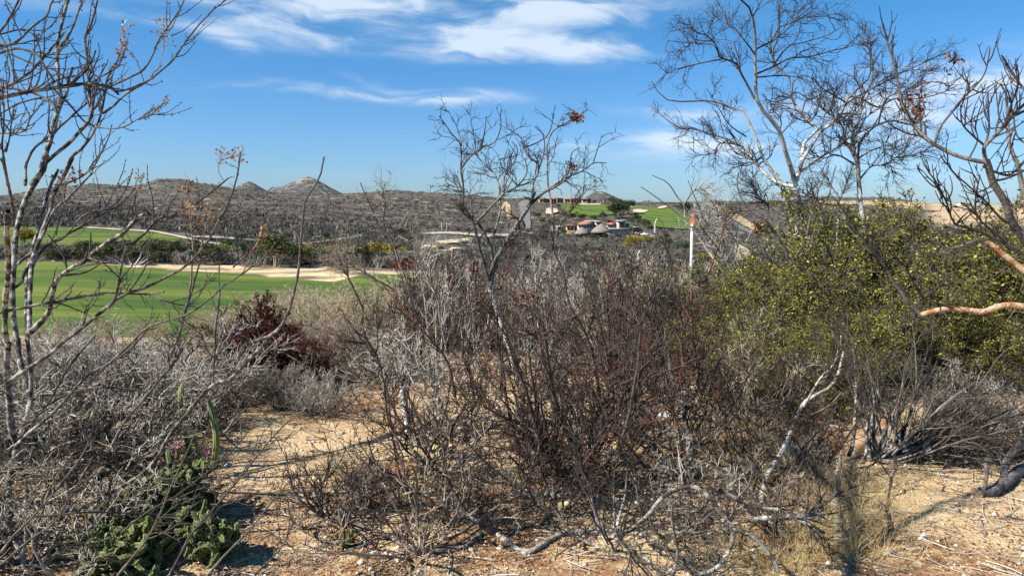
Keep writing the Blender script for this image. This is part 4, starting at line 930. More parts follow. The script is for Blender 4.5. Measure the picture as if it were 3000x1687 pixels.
t.limb('A', [(830,650),(950,600),(1080,530),(1150,430),(1200,300),(1280,190),(1350,80),(1400,-20)], 4, 1.8)
t.limb('A', [(840,660),(890,690),(1000,660),(1160,590)], 3.4, 2.2)
t.limb('B', [(560,500),(600,420),(690,280),(720,180),(800,0)][::-1][-1:] + [(640,400),(700,390),(760,300),(830,150)], 2.2, 1.2)
t.limb('A', [(460,1400),(540,1370),(640,1320),(700,1240),(780,1130),(820,1040),(845,940)], 4, 1.5)
t.limb('A', [(-60,200),(0,270),(50,360),(80,470),(130,590),(185,680)], 3.6, 2)
t.limb('A', [(-100,370),(0,350),(80,340),(150,300),(240,210),(350,130),(380,50),(415,-20)], 5, 2.5)
t.limb('A', [(-100,430),(0,400),(60,380),(150,365),(250,400),(300,440),(350,520),(420,630)], 4.5, 3)
t.limb('A', [(80,410),(200,460),(290,490),(420,530),(520,600)], 3, 2.4)
t.limb('A', [(-80,270),(0,260),(130,230),(250,230),(340,240)], 3.4, 1.5)
t.limb('A', [(330,230),(370,210),(430,150)], 2.8, 1.6)
t.limb('A', [(-60,330),(0,240),(60,150),(145,-20)], 4.5, 2.8)
t.limb('A', [(-100,900),(0,860),(100,800),(200,760),(330,730)], 4, 2.6)
t.limb('B', [(90,400),(70,260),(40,130),(20,30)], 5, 3.4)
t.limb('A', [(60,1400),(40,1260),(20,1120),(30,960),(35,780)], 4.5, 2)
t.limb('A', [(45,1150),(70,1050),(90,920),(105,870)], 3, 1.6)
t.limb('A', [(-60,1010),(0,1005),(180,990),(230,890),(330,760)], 3.6, 2)
t.limb('A', [(500,760),(560,830),(640,920),(720,960)], 3, 2.4)
t.limb('A', [(430,820),(500,720),(520,600),(550,510)], 6, 4)
t.limb('A', [(690,620),(800,560),(920,490)], 2.6, 1.4)
t.limb('A', [(545,630),(640,540),(700,440),(720,380)], 3.2, 2.6)
t.limb('A', [(-60,400),(0,370),(90,340),(190,320),(310,285)], 2.6, 1.4)
t.limb('A', [(-80,640),(0,660),(200,690),(340,740),(440,800)], 4.4, 2.6)
t.limb('A', [(-80,740),(0,690),(100,630),(220,560),(300,480),(370,400),(410,340)], 4.4, 4)
t.limb('A', [(0,900),(90,910),(160,860),(225,850)], 2.4, 1.4)
t.limb('B', [(200,1230),(260,1180),(330,1100),(350,1020),(370,920),(400,860),(470,810),(560,760),(640,690),(740,620),(830,570),(900,500),(980,425),(1020,420)], 9, 6)
t.limb('B', [(785,610),(880,620),(940,590),(1010,520),(1080,440),(1200,410),(1280,370),(1380,300),(1500,210),(1560,160)], 5.5, 2)
t.limb('B', [(560,160),(640,90),(700,-10)][:1]+[(640,90),(690,0),(720,-60)], 3, 2.4)
t.limb('B', [(150,860),(200,760),(250,640),(290,560),(330,470),(380,380),(450,320),(540,230),(610,150)], 6, 3)
t.limb('B', [(120,760),(200,690),(280,640),(330,620),(420,590),(480,530),(540,450),(620,400),(720,380),(810,320),(870,210),(900,110)], 4.4, 1.7)
t.limb('B', [(100,920),(200,830),(250,720),(330,620),(430,570),(560,500),(680,430),(750,390),(840,340),(930,240)], 4.6, 1.5)
t.limb('B', [(0,1090),(150,1060),(300,1030),(450,1000),(600,975),(760,955),(900,960),(1040,960)], 5.5, 3)
t.limb('B', [(1040,960),(1090,990),(1200,1030),(1340,1050)], 3, 2)
t.limb('B', [(385,560),(400,480),(430,380),(450,230),(460,190)], 2.2, 1.1)
for i_, (P_, Rr) in enumerate(t.limbs): t.limbs[i_] = (P_, Rr*.92)
LSH = finish(t, 'knobbly_shrub', 'tall many stemmed knobbly grey shrub filling the left edge up to the sky', 'shrub', 0, 7, (GB,)*3,
  [(260,.08,.42,(20,55),.14,.08,.55,.0028),(2400,.006,.022,(50,90),.1,.0,.5,.0024)], 40, parts=('main_stems', 'branches', 'twigs'))
# seed pods on thin stalks
def pod_spray(name, label, Y, stalk, n, seed, rr=.05, mat='pod', rp=1.6, ps=.016):
    t_ = Tree(Y, seed, N=12, spread=.02); t_.limb('F', stalk, rp, .7)
    rng = np.random.default_rng(seed); P, R = t_.arr(); bp = P[0, 0].copy()
    th = thing(name, label, 'seed pods', bp)
    q = spawn(P, R, n, rng, (rr*.5, rr*1.3), (30, 80), .6, .01, .0009, 4, .15, .1, (.3, 1))
    branches('stalk', [(P, R, 4), (*q, 3)], M['pod_stalk'], th, origin=bp, rref=.006)
    tips = q[0][:, -1]; rngl = rng
    # each pod: three slender valves opening from a point
    nt_ = len(tips); A = []; 
    for i in range(nt_):
        d0 = unit(q[0][i, -1]-q[0][i, 0])
        for j in range(4):
            d = unit(d0+rng.normal(size=3)*.55); s = unit(np.cross(d, rng.normal(size=3)))*ps*.22; L = ps*rng.uniform(.8, 1.3)
            A.append([tips[i], tips[i]+d*L*.5+s, tips[i]+d*L, tips[i]+d*L*.5-s])
    V = np.array(A).reshape(-1, 3)-bp; F = np.arange(len(V)).reshape(-1, 4)
    mk('pods', V, F, M[mat], th, dict(var=np.repeat(rng.random(len(F)), 4)))
M['pod_stalk'] = bark('pod_stalk', (.5, .36, .28), (.32, .18, .12), (.45, .28, .20), .1, .6, 20)
pod_spray('pod_spray', 'spray of reddish seed pods against the sky at upper left', 3.7, [(318,220),(345,180),(360,130),(372,85)], 16, 1, .05, rp=1.8, ps=.026)
pod_spray('pod_spray', 'faint spray of small pods beside the long outward branch', 3.7, [(460,205),(475,160),(480,110),(478,65)], 22, 2, .06)
pod_spray('pod_spray', 'seed pods at the end of the low curved twig', 3.7, [(405,352),(440,340),(465,320),(487,292)], 14, 3, .04)
pod_spray('pod_spray', 'cluster of brown pods on a stalk in front of the pale peak', 3.7, [(655,530),(640,500),(650,470),(700,455)], 34, 4, .07, rp=1.4)
pod_spray('pod_spray', 'upright golden pod stalk left of its partner', 3.7, [(566,735),(562,680),(555,620),(550,560),(545,535)], 30, 5, .07, ps=.026, rp=2.6)
pod_spray('pod_spray', 'golden pod stalk leaning right beside the taller one', 3.7, [(590,725),(605,660),(620,610),(645,580)], 22, 6, .06, ps=.026, rp=2.4)
pod_spray('pod_spray', 'golden curved stalk with a few pods below the olive tree', 3.6, [(735,740),(755,710),(765,680),(762,660)], 10, 7, .03, ps=.024, rp=2.4)
pod_spray('pod_spray', 'small rusty pod spray among the upright grey stems', 3.6, [(190,600),(185,560),(195,530),(215,495)], 26, 8, .06, 'leaf_rust')
pod_spray('pod_spray', 'thin twig with small pods in front of the far left hill', 3.7, [(360,580),(380,560),(395,540),(405,515)], 12, 9, .04)
pod_spray('pod_spray', 'red pod spray at the left edge under the horizontal bough', 3.4, [(5,310),(10,280),(5,250),(0,230)], 20, 10, .05, 'leaf_rust')

# overhead tree beside the viewpoint
root = thing('bare_tree', 'bare tree beside the viewpoint whose overhead limbs shade the sand at lower right', 'tree', (-3.1, -.6, 0))
def ov(pts, r0, r1, n=16): p = resample(np.array(pts, float)+[-.9, .6, 0], n); return p, np.linspace(r0, r1, n)
o1 = ov([(-2.2,-1.2,-.1),(-2.1,-1.1,1.2),(-1.9,-.7,2.3),(-1.5,.1,3.0)], .09, .07)
P0, R0 = np.stack([o1[0]]), np.stack([o1[1]])
ls_ = [ov(*a) for a in [([(-1.5,.1,3.0),(-1.0,1.0,3.3),(-.6,2.0,3.45),(-.3,2.9,3.6),(.2,3.6,3.9)], .06, .02), ([(-.8,1.5,3.36),(-.2,2.0,3.5),(.5,2.4,3.7),(1.1,2.5,3.9)], .045, .012), ([(-.6,2.0,3.45),(-.9,2.8,3.8),(-.8,3.6,4.2)], .04, .012),
   ([(-1.9,-.7,2.3),(-1.2,-.6,2.9),(-.3,-.3,3.2),(.6,.1,3.5)], .045, .015), ([(-.3,-.3,3.2),(.2,.6,3.4),(.5,1.3,3.6)], .03, .01), ([(-.3,2.9,3.6),(.3,2.9,3.8),(.9,3.1,4.1)], .025, .01)]]
P1, R1 = np.stack([a for a, _ in ls_]), np.stack([a for _, a in ls_])*.6; rg = np.random.default_rng(8)
q1 = spawn(P1, R1, 44, rg, (.3, .9), (25, 60), .5, .02, .005, 7, .15, .12); q2 = spawn(*q1, 170, rg, (.15, .4), (25, 60), .6, .02, .0035, 5, .2, .08)
of = np.array([-3.1, -.6, 0]); branches('trunk', [(P0, R0, 9)], DB, root, origin=of); lo_ = branches('limbs', [(P1, R1, 8)], DB, root, origin=of); branches('twigs', [(*q1, 5), (*q2, 4)], DB, lo_, origin=of)

# long whips from the lower left
t = Tree(3.4, 17, N=26, spread=.14, knob=.10)
t.limb('C', [(40,1240),(300,1100),(500,1040),(640,960),(760,890),(880,820),(980,720),(1080,560),(1170,450),(1250,350),(1330,270),(1450,230),(1580,100),(1680,0)], 5, 5.5, -.2, 3.7)
t.limb('B', [(1740,1429-140),(1850,1300-50),(1930,1180),(1990,1050),(2030,900),(2050,750),(2060,600),(2080,430),(2100,310),(2190,160),(2225,15)], 5, 2.4)
t.limb('B', [(60,1560),(320,1390),(440,1290),(560,1200),(680,1110),(760,1040),(850,970),(960,940),(1040,900),(1130,850),(1250,790),(1330,720),(1400,640),(1440,580),(1490,480),(1560,360),(1600,240),(1630,130),(1650,0)], 6.5, 2.2, Y0=3.6)
t.limb('B', [(1495,490),(1580,450),(1660,400),(1740,350),(1820,290)], 3, 1.4)
t.limb('B', [(740,1060),(790,1000),(820,850),(840,740),(870,630)], 4.5, 4)
t.limb('B', [(880,950),(940,870),(990,790),(1030,680)], 3, 2)
t.limb('C', [(700,620),(780,480),(880,370),(980,250),(1080,130),(1140,0)], 4, 3.4, Y0=3.6)
t.limb('B', [(1150,1429),(1180,1350),(1230,1230),(1260,1100),(1290,1000),(1310,880),(1320,760),(1325,620)], 3.6, 2.6)
t.limb('B', [(1230,1180),(1270,1080),(1310,960),(1340,850),(1370,740),(1390,620)], 3.2, 2.4)
t.limb('B', [(700,1480),(800,1400),(900,1300),(1000,1200),(1100,1160),(1240,1120),(1330,1080),(1400,1020),(1470,970),(1510,920),(1600,860),(1700,790),(1800,710)], 4, 2, Y0=3.5)
t.limb('C', [(1315,260),(1320,130),(1330,0)], 3.4, 3.2)
t.limb('B', [(1470,1429),(1480,1200),(1500,1050),(1510,930)], 3.6, 3.2)
t.limb('B', [(1600,780),(1690,700),(1750,650)], 2.6, 2)
t.limb('C', [(960,1560),(1060,1429),(1180,1200),(1330,1030),(1500,830),(1660,620),(1800,470)], 4.5, 1.6, .3, 2.6)
t.limb('C', [(1200,1540),(1300,1429),(1400,1320),(1530,1190),(1700,980),(1860,800)], 4.5, 1.8, .3, 2.6)
t.limb('C', [(640,1560),(740,1429),(900,1230),(990,1060),(1060,880),(1180,600),(1240,370)], 4.5, 1.4, .3, 2.7)
t.limb('C', [(-60,1400),(0,1380),(180,1230),(330,1120),(450,930),(570,700)], 4, 2, .2, 2.9)
t.limb('C', [(-60,1380),(0,1310),(100,1180),(250,1020),(350,900),(500,700),(560,560)], 4.5, 2.2, .2, 3.0)
t.limb('C', [(100,640),(200,550),(350,420),(550,200),(760,80),(900,-60)], 5.5, 2.4, .2, 3.8)
t.limb('C', [(750,1180),(900,1060),(1080,960),(1240,840),(1400,720),(1580,500)], 3.4, 1.4, .2, 2.9)
t.limb('C', [(200,1080),(400,1070),(700,1060),(1000,1070),(1150,1090)], 3.4, 1.6, .1, 3.1)
t.limb('C', [(1480,1560),(1620,1400),(1740,1280),(1830,1100),(1850,1080)], 4, 1.6, .1, 2.9)
t.limb('C', [(0,470),(200,440),(400,330),(600,280),(850,300),(1000,330)], 4.5, 2, .2, 4.1)
t.limb('C', [(0,760),(180,520),(300,380),(420,180),(600,-30)], 5, 2.4, .2, 4.2)
t.limb('C', [(40,400),(300,330),(500,310),(620,260)], 7, 4, .1, 4.4)
finish(t, 'whip_shrub', 'thorny grey shrub sending long curved whips from the lower left over the green', 'shrub', 0, 2, (GB,)*3,
  [(130,.08,.35,(20,55),.16,.07,.55,.0022),(500,.04,.12,(25,60),.2,.05,.7,.0018),(900,.006,.02,(50,90),.1,.0,.6,.0014)], 42, parts=('main_stems', 'whips', 'twigs'))

# ------------------------------------------------------------------ thick grey limbs lying low in the foreground
def lying(label, Y, limbs, seed, tw=None, mats=(GB, GB, GB), name='fallen_limb', knob=.08):
    t_ = Tree(Y, seed, N=22, spread=.12, knob=knob)
    for l_ in limbs: t_.limb(*l_)
    finish(t_, name, label, 'branch', 0, 1, mats, tw or [(46,.1,.45,(25,65),.2,.08,.5,.004),(200,.06,.22,(25,65),.24,.06,.6,.0025)], seed+70, parts=('limb', 'side_limbs', 'twigs'))
lying('dark stemmed shrub with long reddish whips rising above the thicket right of the white trunk', 4.7, [('I', [(2060,1900),(2050,1650),(2040,1443),(2020,1200),(2010,980),(2020,850),(2080,680),(2130,570)], 5, 1.6), ('I', [(1950,1700),(1900,1400),(1830,1200),(1760,1080),(1710,960),(1680,780),(1620,640),(1590,550)], 5, 1.6), ('I', [(2030,1500),(1960,1200),(1900,1000),(1850,850),(1815,750)], 4, 1.5),
  ('I', [(2170,1800),(2150,1443),(2120,1050),(2120,940),(2010,900)], 4.5, 1.5), ('I', [(2500,1800),(2420,1443),(2360,1240),(2330,1060),(2400,900),(2480,760),(2460,560)], 5, 1.5), ('I', [(1820,1500),(1620,1200),(1560,1080),(1450,960)], 4, 1.4), ('I', [(1215,1700),(1210,1443),(1210,1100),(1230,950),(1240,780)], 4, 1.4), ('I', [(1900,1400),(1750,1240),(1600,1210),(1500,1215),(1400,1240),(1280,1290)], 5, 1.6),
  ('G', [(350,1650),(320,1429),(290,1100),(300,900),(380,880),(430,750),(500,540),(530,380)], 5, 1.5), ('G', [(100,1600),(100,1429),(50,1150),(10,1000),(-30,850)], 5, 1.5), ('G', [(-80,1250),(0,1050),(150,850),(120,650)], 4, 1.4), ('I', [(2260,1500),(2240,1200),(2190,800),(2190,640)], 4, 1.4), ('I', [(2140,1300),(2080,1030),(1990,760),(1860,580)], 4, 1.3), ('I', [(2015,880),(2200,740),(2340,660)], 2.6, 1.2),
  ('I', [(1700,1600),(1560,1400),(1470,1200),(1440,1000),(1350,850),(1300,700)], 4.5, 1.4), ('I', [(1400,1700),(1330,1450),(1250,1250),(1130,1100),(1060,950)], 4.5, 1.4), ('I', [(860,1700),(800,1443),(700,1300),(560,1150),(420,1000),(300,850)], 4.5, 1.4), ('I', [(1000,1700),(960,1400),(990,1150),(970,900),(1000,760)], 4.5, 1.4)], 80,
   [(170,.12,.45,(25,60),.18,.08,.55,.0036),(560,.06,.2,(25,60),.22,.06,.7,.0026)], (DB, RB, RB), name='whip_shrub')
lying('thick white grey limb bending in a V over the sand at bottom centre', 3.8, [('J', [(1060,1130),(1120,1160),(1200,1200),(1280,1270),(1350,1300),(1400,1280),(1500,1220),(1620,1170),(1760,1180),(1900,1170),(2100,1190)], 9, 7), ('J', [(1080,1180),(1000,1250),(900,1285),(760,1290),(640,1280),(400,1160),(250,1120),(120,1090),(60,980),(110,800),(150,680)], 8, 2),
   ('J', [(1100,1150),(1000,1060),(900,920),(860,830),(740,760),(600,660),(520,540),(480,420),(470,250),(420,80),(340,-60)], 6, 1.8), ('J', [(1180,1170),(1000,1080),(920,980)], 7, 5), ('J', [(700,1290),(560,1200),(400,1180)], 4, 2),
   ('J', [(1000,1080),(1100,1010),(1220,1000),(1320,940),(1400,750),(1430,600),(1300,480),(1200,350),(1190,100),(1150,-60)], 5, 1.8), ('J', [(640,1300),(450,1290),(300,1250),(180,1150)], 3, 1.5)], 81,
   [(120,.15,.5,(25,65),.18,.08,.5,.004),(480,.08,.26,(25,65),.24,.06,.6,.0026)], (AB, M['dark_bark'], M['dark_bark']))
lying('grey limb lying across the sand behind the V shaped one', 4.4, [('J', [(1280,935),(1450,950),(1560,960),(1700,950),(1850,970),(2000,1000),(2150,980)], 8, 6), ('J', [(1460,1110),(1500,1020),(1540,960),(1560,820),(1570,720)], 4.5, 3), ('J', [(1830,1190),(1760,1100),(1770,950),(1770,700),(1780,520),(1840,350),(1930,170),(1980,0),(2000,-160)], 6, 2, .1, 4.2), ('J', [(1900,900),(1800,780),(1640,680),(1500,620),(1440,590),(1250,500),(1100,350),(1000,200),(960,60)], 6, 2, .1, 4.3)], 82,
   [(90,.15,.5,(25,65),.16,.08,.5,.004),(340,.08,.26,(25,65),.22,.06,.6,.0026)], (AB, M['red_bark'], M['red_bark']))
lying('forked silvery limb arching over the bottom right of centre', 3.5, [('K', [(-60,1120),(0,1070),(90,960),(200,900),(300,900),(380,970),(450,1060),(530,1160),(650,1210),(760,1330),(800,1420)], 6.5, 6.5), ('K', [(530,1170),(500,1290),(420,1400),(300,1449)], 8, 7), ('K', [(440,920),(560,980),(700,1030),(800,1040)], 8, 6), ('K', [(640,1100),(760,1090),(900,1080),(1100,1060)], 9, 5), ('K', [(900,1090),(1000,1130),(1090,1180)], 6, 4), ('K', [(890,985),(1030,1040),(1150,960),(1260,900)], 4, 3), ('K', [(100,1180),(240,1180),(380,1170)], 6, 4)], 83)
lying('upright grey stem curving right up through the leafy shrubs', 4.6, [('K', [(700,960),(740,820),(830,680),(880,570),(950,400),(1040,330),(1130,280),(1180,200),(1210,60)], 9, 3.5), ('K', [(960,400),(1050,240),(1150,120),(1190,-40)], 4, 2), ('K', [(740,840),(640,760),(500,640)], 3.5, 1.5), ('K', [(700,960),(720,1080),(800,1160),(810,1240)], 9, 8)], 84, [(50,.15,.5,(25,65),.16,.08,.5,.004),(200,.08,.26,(25,65),.22,.06,.6,.0026)], (AB, AB, M['dark_bark']))
lying('pale bough running level behind the red twigs', 5.6, [('K', [(-120,300),(-60,360),(0,430),(100,460),(250,470),(380,500)], 7, 7), ('K', [(900,330),(1150,290),(1350,240),(1480,180)], 6, 8), ('K', [(0,440),(-200,360),(-500,290)], 4, 2)], 85, mats=(WB, WB, DB))
lying('silvery tangle of cut limbs at the bottom right of centre', 3.35, [('K', [(150,1449),(180,1300),(150,1150),(140,1000)], 6, 4), ('K', [(0,1240),(140,1290),(300,1400)], 6, 4), ('K', [(60,1449),(200,1400),(360,1440)], 7, 5), ('K', [(-60,1300),(60,1420),(90,1500)], 6, 5), ('K', [(-300,1100),(-180,1200),(-100,1330),(0,1449)], 4, 3), ('K', [(400,1100),(300,1050),(120,1080)], 5, 3)], 86)
lying('thick dark cactus like log lying at the right edge', 4.5, [('K', [(2050,930),(2130,920),(2200,870),(2320,780),(2450,700)], 14, 17), ('K', [(2200,850),(2200,780),(2240,700),(2320,620)], 12, 12), ('K', [(2070,940),(2090,820),(2080,760)], 5, 5)], 87, [(6,.05,.2,(25,65),.2,.06,.3,.003)], (DB, DB, DB))
# pale stump and thin stick
lying('pale straight broken stump standing in the dry grass', 4.1, [('K', [(1180,1260),(1165,1100),(1160,900),(1180,780)], 15, 11), ('K', [(1165,900),(1180,780),(1185,700)], 7, 4)], 88, [(4,.05,.1,(25,65),.2,.06,.2,.003)], (M['straw_bark'],)*3, 'tree_stump', .03)
lying('thin pale stick standing upright on the sand at the right', 4.2, [('K', [(1478,1210),(1485,1120),(1470,1040),(1495,900),(1500,840)], 4.5, 4.5), ('K', [(1500,840),(1530,780),(1520,690)], 4, 2), ('K', [(1490,830),(1440,760),(1430,700),(1400,600)], 2.4, 1.2)], 89, [(8,.05,.3,(25,65),.2,.06,.4,.003)], (WB, M['dark_bark'], M['dark_bark']), 'dead_stick', .02)
# radiating grey shrub
rng = np.random.default_rng(90)
loc, _ = top_h(2625, 1400, 4.75)
n = 46; az_ = rng.uniform(0, 2*pi, n); az_[:34] = rng.uniform(-.7, 1.0, 34); tl = np.radians(rng.uniform(4, 40, n)); tl[:34] = np.radians(rng.uniform(30, 84, 34)); N = 12
d = np.stack([np.sin(tl)*np.cos(az_), np.sin(tl)*np.sin(az_), np.cos(tl)], 1); P = np.zeros((n, N, 3)); P[:, 0] = rng.normal(size=(n, 3))*[.07, .07, 0]
L = rng.uniform(.4, .85, n); L[:34] *= 1.35
for i in range(1, N): d = unit(d+rng.normal(size=(n, 3))*.07+[0, 0, .03]); P[:, i] = P[:, i-1]+d*(L/(N-1))[:, None]
P[:, :, 2] = np.maximum(P[:, :, 2], .02+.02*rng.random((n, 1)))
R = rng.uniform(.006, .017, n)[:, None]*np.linspace(1, .25, N)
q1 = spawn(P, R, 160, rng, (.2, .6), (15, 45), .6, .02, .003, 7, .12, .04); q2 = spawn(*q1, 700, rng, (.1, .3), (20, 55), .7, .02, .0022, 5, .2, .03); q3 = spawn(*q2, 1200, rng, (.05, .14), (20, 60), .7, .02, .0018, 4, .2, .03)
th = thing('radiating_shrub', 'low shrub with many straight grey stems fanning out from one base at the right', 'shrub', loc)
o_ = branches('stems', [(P, R, 6)], GB, th); branches('twigs', [(*q1, 4), (*q2, 3), (*q3, 3)], GB, o_)

# ------------------------------------------------------------------ cacti
def cactus_mat(name, a, c2, spine, kfreq=26):
    m, bb, p, o = newmat(name)
    g = bb.n('ShaderNodeTexCoord'); n = bb.noise(g.outputs['Object'], kfreq, 3, .6); n2 = bb.noise(g.outputs['Object'], 5, 3)
    r = bb.n('ShaderNodeAttribute', attribute_name='rib')
    c = bb.mix(bb.ss(n2, .35, .65), a, c2)
    c = bb.mix(bb.m('MULTIPLY', bb.ss(r.outputs['Fac'], .6, 1.0), .75), c, spine)
    c = bb.mix(bb.m('MULTIPLY', bb.ss(n, .55, .75), .4), c, tuple(x*.4 for x in a))
    bb.l(c, p.inputs['Base Color']); p.inputs['Roughness'].default_value = .65
    return m
M['cactus'] = cactus_mat('column_cactus_skin', (.085, .12, .032), (.16, .19, .055), (.50, .46, .24))
M['cholla'] = cactus_mat('cholla_skin', (.036, .052, .014), (.08, .10, .026), (.34, .36, .14), 90)
M['yellow_cactus'] = cactus_mat('yellow_dying_cactus_skin', (.50, .50, .06), (.62, .58, .10), (.75, .70, .3))
M['cactus_dry'] = cactus_mat('dry_cactus_skin', (.22, .16, .06), (.42, .32, .10), (.6, .5, .3))
M['spine'] = leafmat('cactus_spine', [(0, (.30, .26, .18)), (1, (.62, .55, .42))], 0)
def ribbed(path, rad, ribs=9, depth=.22, bump=0, rng=None):
    """ribbed column along a path; returns verts, faces, rib attribute"""
    P = resample(path, max(14, int(len(path)*6))); n = len(P); T = unit(np.gradient(P, axis=0))
    A = unit(np.cross(T, np.array([0.3, 1, .1]))); B = np.cross(T, A); k = ribs*4
    th = np.linspace(0, 2*pi, k, endpoint=False); prof = 1-depth*(.5-.5*np.cos(th*ribs))
    t = np.linspace(0, 1, n); env = np.minimum(1, np.sqrt(np.clip((1-t)*n/3.2, 0.002, 1)))*np.clip(.75+t*2, 0, 1)
    R = rad*env[:, None]*prof[None]
    if bump: R = R*(1+bump*np.sin(np.arange(n)[:, None]*2.3+th[None]*2))
    V = P[:, None]+R[..., None]*(A[:, None]*np.cos(th)[None, :, None]+B[:, None]*np.sin(th)[None, :, None])
    ix = np.arange(n*k).reshape(n, k); a = ix[:-1]; b_ = np.roll(a, -1, 1); dd = ix[1:]; c = np.roll(dd, -1, 1)
    F = np.stack([a, b_, c, dd], -1).reshape(-1, 4)
    rib = np.tile(.5+.5*np.cos(th*ribs), (n, 1))
    return V.reshape(-1, 3), F, rib.ravel(), P, R
def spines(P, rad, n, rng, L=.012, w=.0007):
    i = rng.integers(0, len(P), n); a = rng.uniform(0, 2*pi, n)
    d = unit(np.stack([np.cos(a), np.sin(a), rng.normal(size=n)*.5], 1)); b0 = P[i]+d*rad*.9
    s = unit(np.cross(d, rng.normal(size=(n, 3))))*w
    V = np.stack([b0-s, b0+s, b0+d*L*rng.uniform(.6, 1.4, n)[:, None]], 1).reshape(-1, 3)
    return V, np.arange(n*3).reshape(n, 3), np.repeat(rng.random(n), 3)
def column(label, Y, pts, r, mat='cactus', group=None, seed=1, ribs=9, flower=None, name='column_cactus', cat='cactus'):
    rng = np.random.default_rng(seed); P = np.array([W(a, c, Y+rng.normal()*.01) for a, c in pts])
    b0 = P[0].copy(); th = thing(name, label, cat, b0, group)
    V, F, rib, PP, RR = ribbed(P-b0, r*pxm(Y), ribs); mk('stem', V, F, M[mat], th, dict(rib=rib), smooth=True)
    V, F, v = spines(PP, r*pxm(Y), 700, rng); mk('spines', V, F, M['spine'], th, dict(var=v))
    return th
CG = 'ribbed column cacti at the lower left'
column('tall ribbed green column cactus standing alone above the dark cactus clump', 4.6, [(585,1480),(612,1420),(628,1350),(634,1280),(622,1210),(610,1168)], 10, group=CG, seed=1)
column('leaning green column cactus behind a grey whip', 4.9, [(590,1400),(560,1330),(540,1250),(530,1160),(535,1120)], 9, group=CG, seed=2)
column('short green column cactus just left of the tall one', 4.7, [(590,1440),(582,1360),(568,1290),(560,1260)], 11, group=CG, seed=3)
column('dark column cactus standing inside the left thicket', 4.8, [(345,1460),(325,1380),(300,1310),(290,1240),(280,1200)], 14, group=CG, seed=4)
column('small column cactus at the far left edge near the ground', 4.3, [(40,1570),(25,1500),(28,1430)], 13, group=CG, seed=5)
column('cut ribbed cactus stump with a flat pale top', 4.6, [(600,1440),(597,1390),(600,1352)], 12, group=CG, seed=6, mat='cactus_dry')
column('thin column cactus far back on the slope left of the maroon bush', 12.5, [(572,1060),(573,1020),(574,975)], 7, group=CG, seed=7, ribs=7)
column('second thin column cactus far back beside its twin', 12.0, [(595,1060),(590,1020),(586,985)], 6, group=CG, seed=8, ribs=7)
# cholla clump: many short lumpy joints
def cholla(label, px, py, Y, w_, h_, nj, seed, mat='cholla', rj=.021):
    rng = np.random.default_rng(seed); x, y, z = W(px, py, Y); g = float(H(x, Y)); b0 = np.array([x, Y, g])
    th = thing('cholla_cactus', label, 'cactus', b0)
    Vs, Fs, Rb, SV, SF, SR = [], [], [], [], [], []; off = 0; so_ = 0
    tips = [(np.array([rng.normal()*w_*.3, rng.normal()*w_*.3, 0]), unit(np.array([rng.normal()*.5, rng.normal()*.5, 1.0]))) for _ in range(16)]
    pend = list(tips); cnt = 0
    while pend and cnt < nj:
        i = rng.integers(0, len(pend)); p, d = pend.pop(i)
        L = rng.uniform(.045, .10); r_ = rj*rng.uniform(.75, 1.2)
        d = unit(d+rng.normal(size=3)*.35+np.array([0, 0, .12-.55*max(0, p[2]-h_*.75)/h_]))
        pts = [p, p+d*L*.5+rng.normal(size=3)*.006, p+d*L]
        if (abs(pts[-1][0]) > w_ or abs(pts[-1][1]) > w_ or pts[-1][2] > h_ or pts[-1][2] < .02) and rng.random() < .85: 
            pend.append((p*.8, unit(rng.normal(size=3)+[0, 0, .6]))); cnt += 1; continue
        V, F, rib, PP, RR = ribbed(np.array(pts), r_, 4, .38, .3, rng)
        Vs.append(V); Fs.append(F+off); Rb.append(rib); off += len(V)
        v, f, q = spines(PP, r_, 14, rng, .011, .0006); SV.append(v); SF.append(f+so_); SR.append(q); so_ += len(v)
        for _ in range(rng.choice([1, 2, 3], p=[.3, .45, .25])):
            pend.append((p+d*L*rng.uniform(.6, 1), unit(d*.5+rng.normal(size=3)*.8+[0, 0, .25])))
        cnt += 1
    mk('joints', np.concatenate(Vs), np.concatenate(Fs), M[mat], th, dict(rib=np.concatenate(Rb)), smooth=True)
    mk('spines', np.concatenate(SV), np.concatenate(SF), M['spine'], th, dict(var=np.concatenate(SR)))
    return th
cholla('large dark green cholla cactus clump at the lower left', 490, 1540, 3.78, .27, .30, 900, 1, rj=.0135)
cholla('low cholla spreading at the bottom left corner of the cactus clump', 350, 1640, 3.4, .28, .2, 600, 2, rj=.0135)
cholla('lower right lobe of cholla cactus beside the sand', 620, 1640, 3.45, .12, .22, 300, 3, rj=.0135)
cholla('tiny pale green cholla alone on the sand at bottom centre', 1015, 1640, 3.6, .03, .09, 30, 4, rj=.010)
for i, (px, py, Y, nm) in enumerate([(518, 1320, 4.5, 'pink cactus flower on the left'), (609, 1335, 4.45, 'pink cactus flower beside the tall column cactus')]):
    rng = np.random.default_rng(i); c = W(px, py, Y); th = thing('cactus_flower', nm, 'flower', c)
    m_ = flat('pink_petal', (.75, .10, .42), .5, .1, 50) if i == 0 else m_
    A = []
    for j in range(14):
        a = j*2.4; d = unit(np.array([cos(a), sin(a), .7+.5*(j % 3)])); s = unit(np.cross(d, [0, 0, 1]))*.006
        A.append([np.zeros(3), d*.016+s, d*.03, d*.016-s])
    mk('petals', np.array(A).reshape(-1, 3), np.arange(56).reshape(-1, 4), m_, th)
    V, F, at = tubes([(np.array([[[0, 0, -.03], [0, 0, -.01], [0, 0, .004]]]), np.array([[.008, .009, .004]]), 6)]); mk('bud', V, F, M['cactus'], th, dict(rib=at['var']*0))
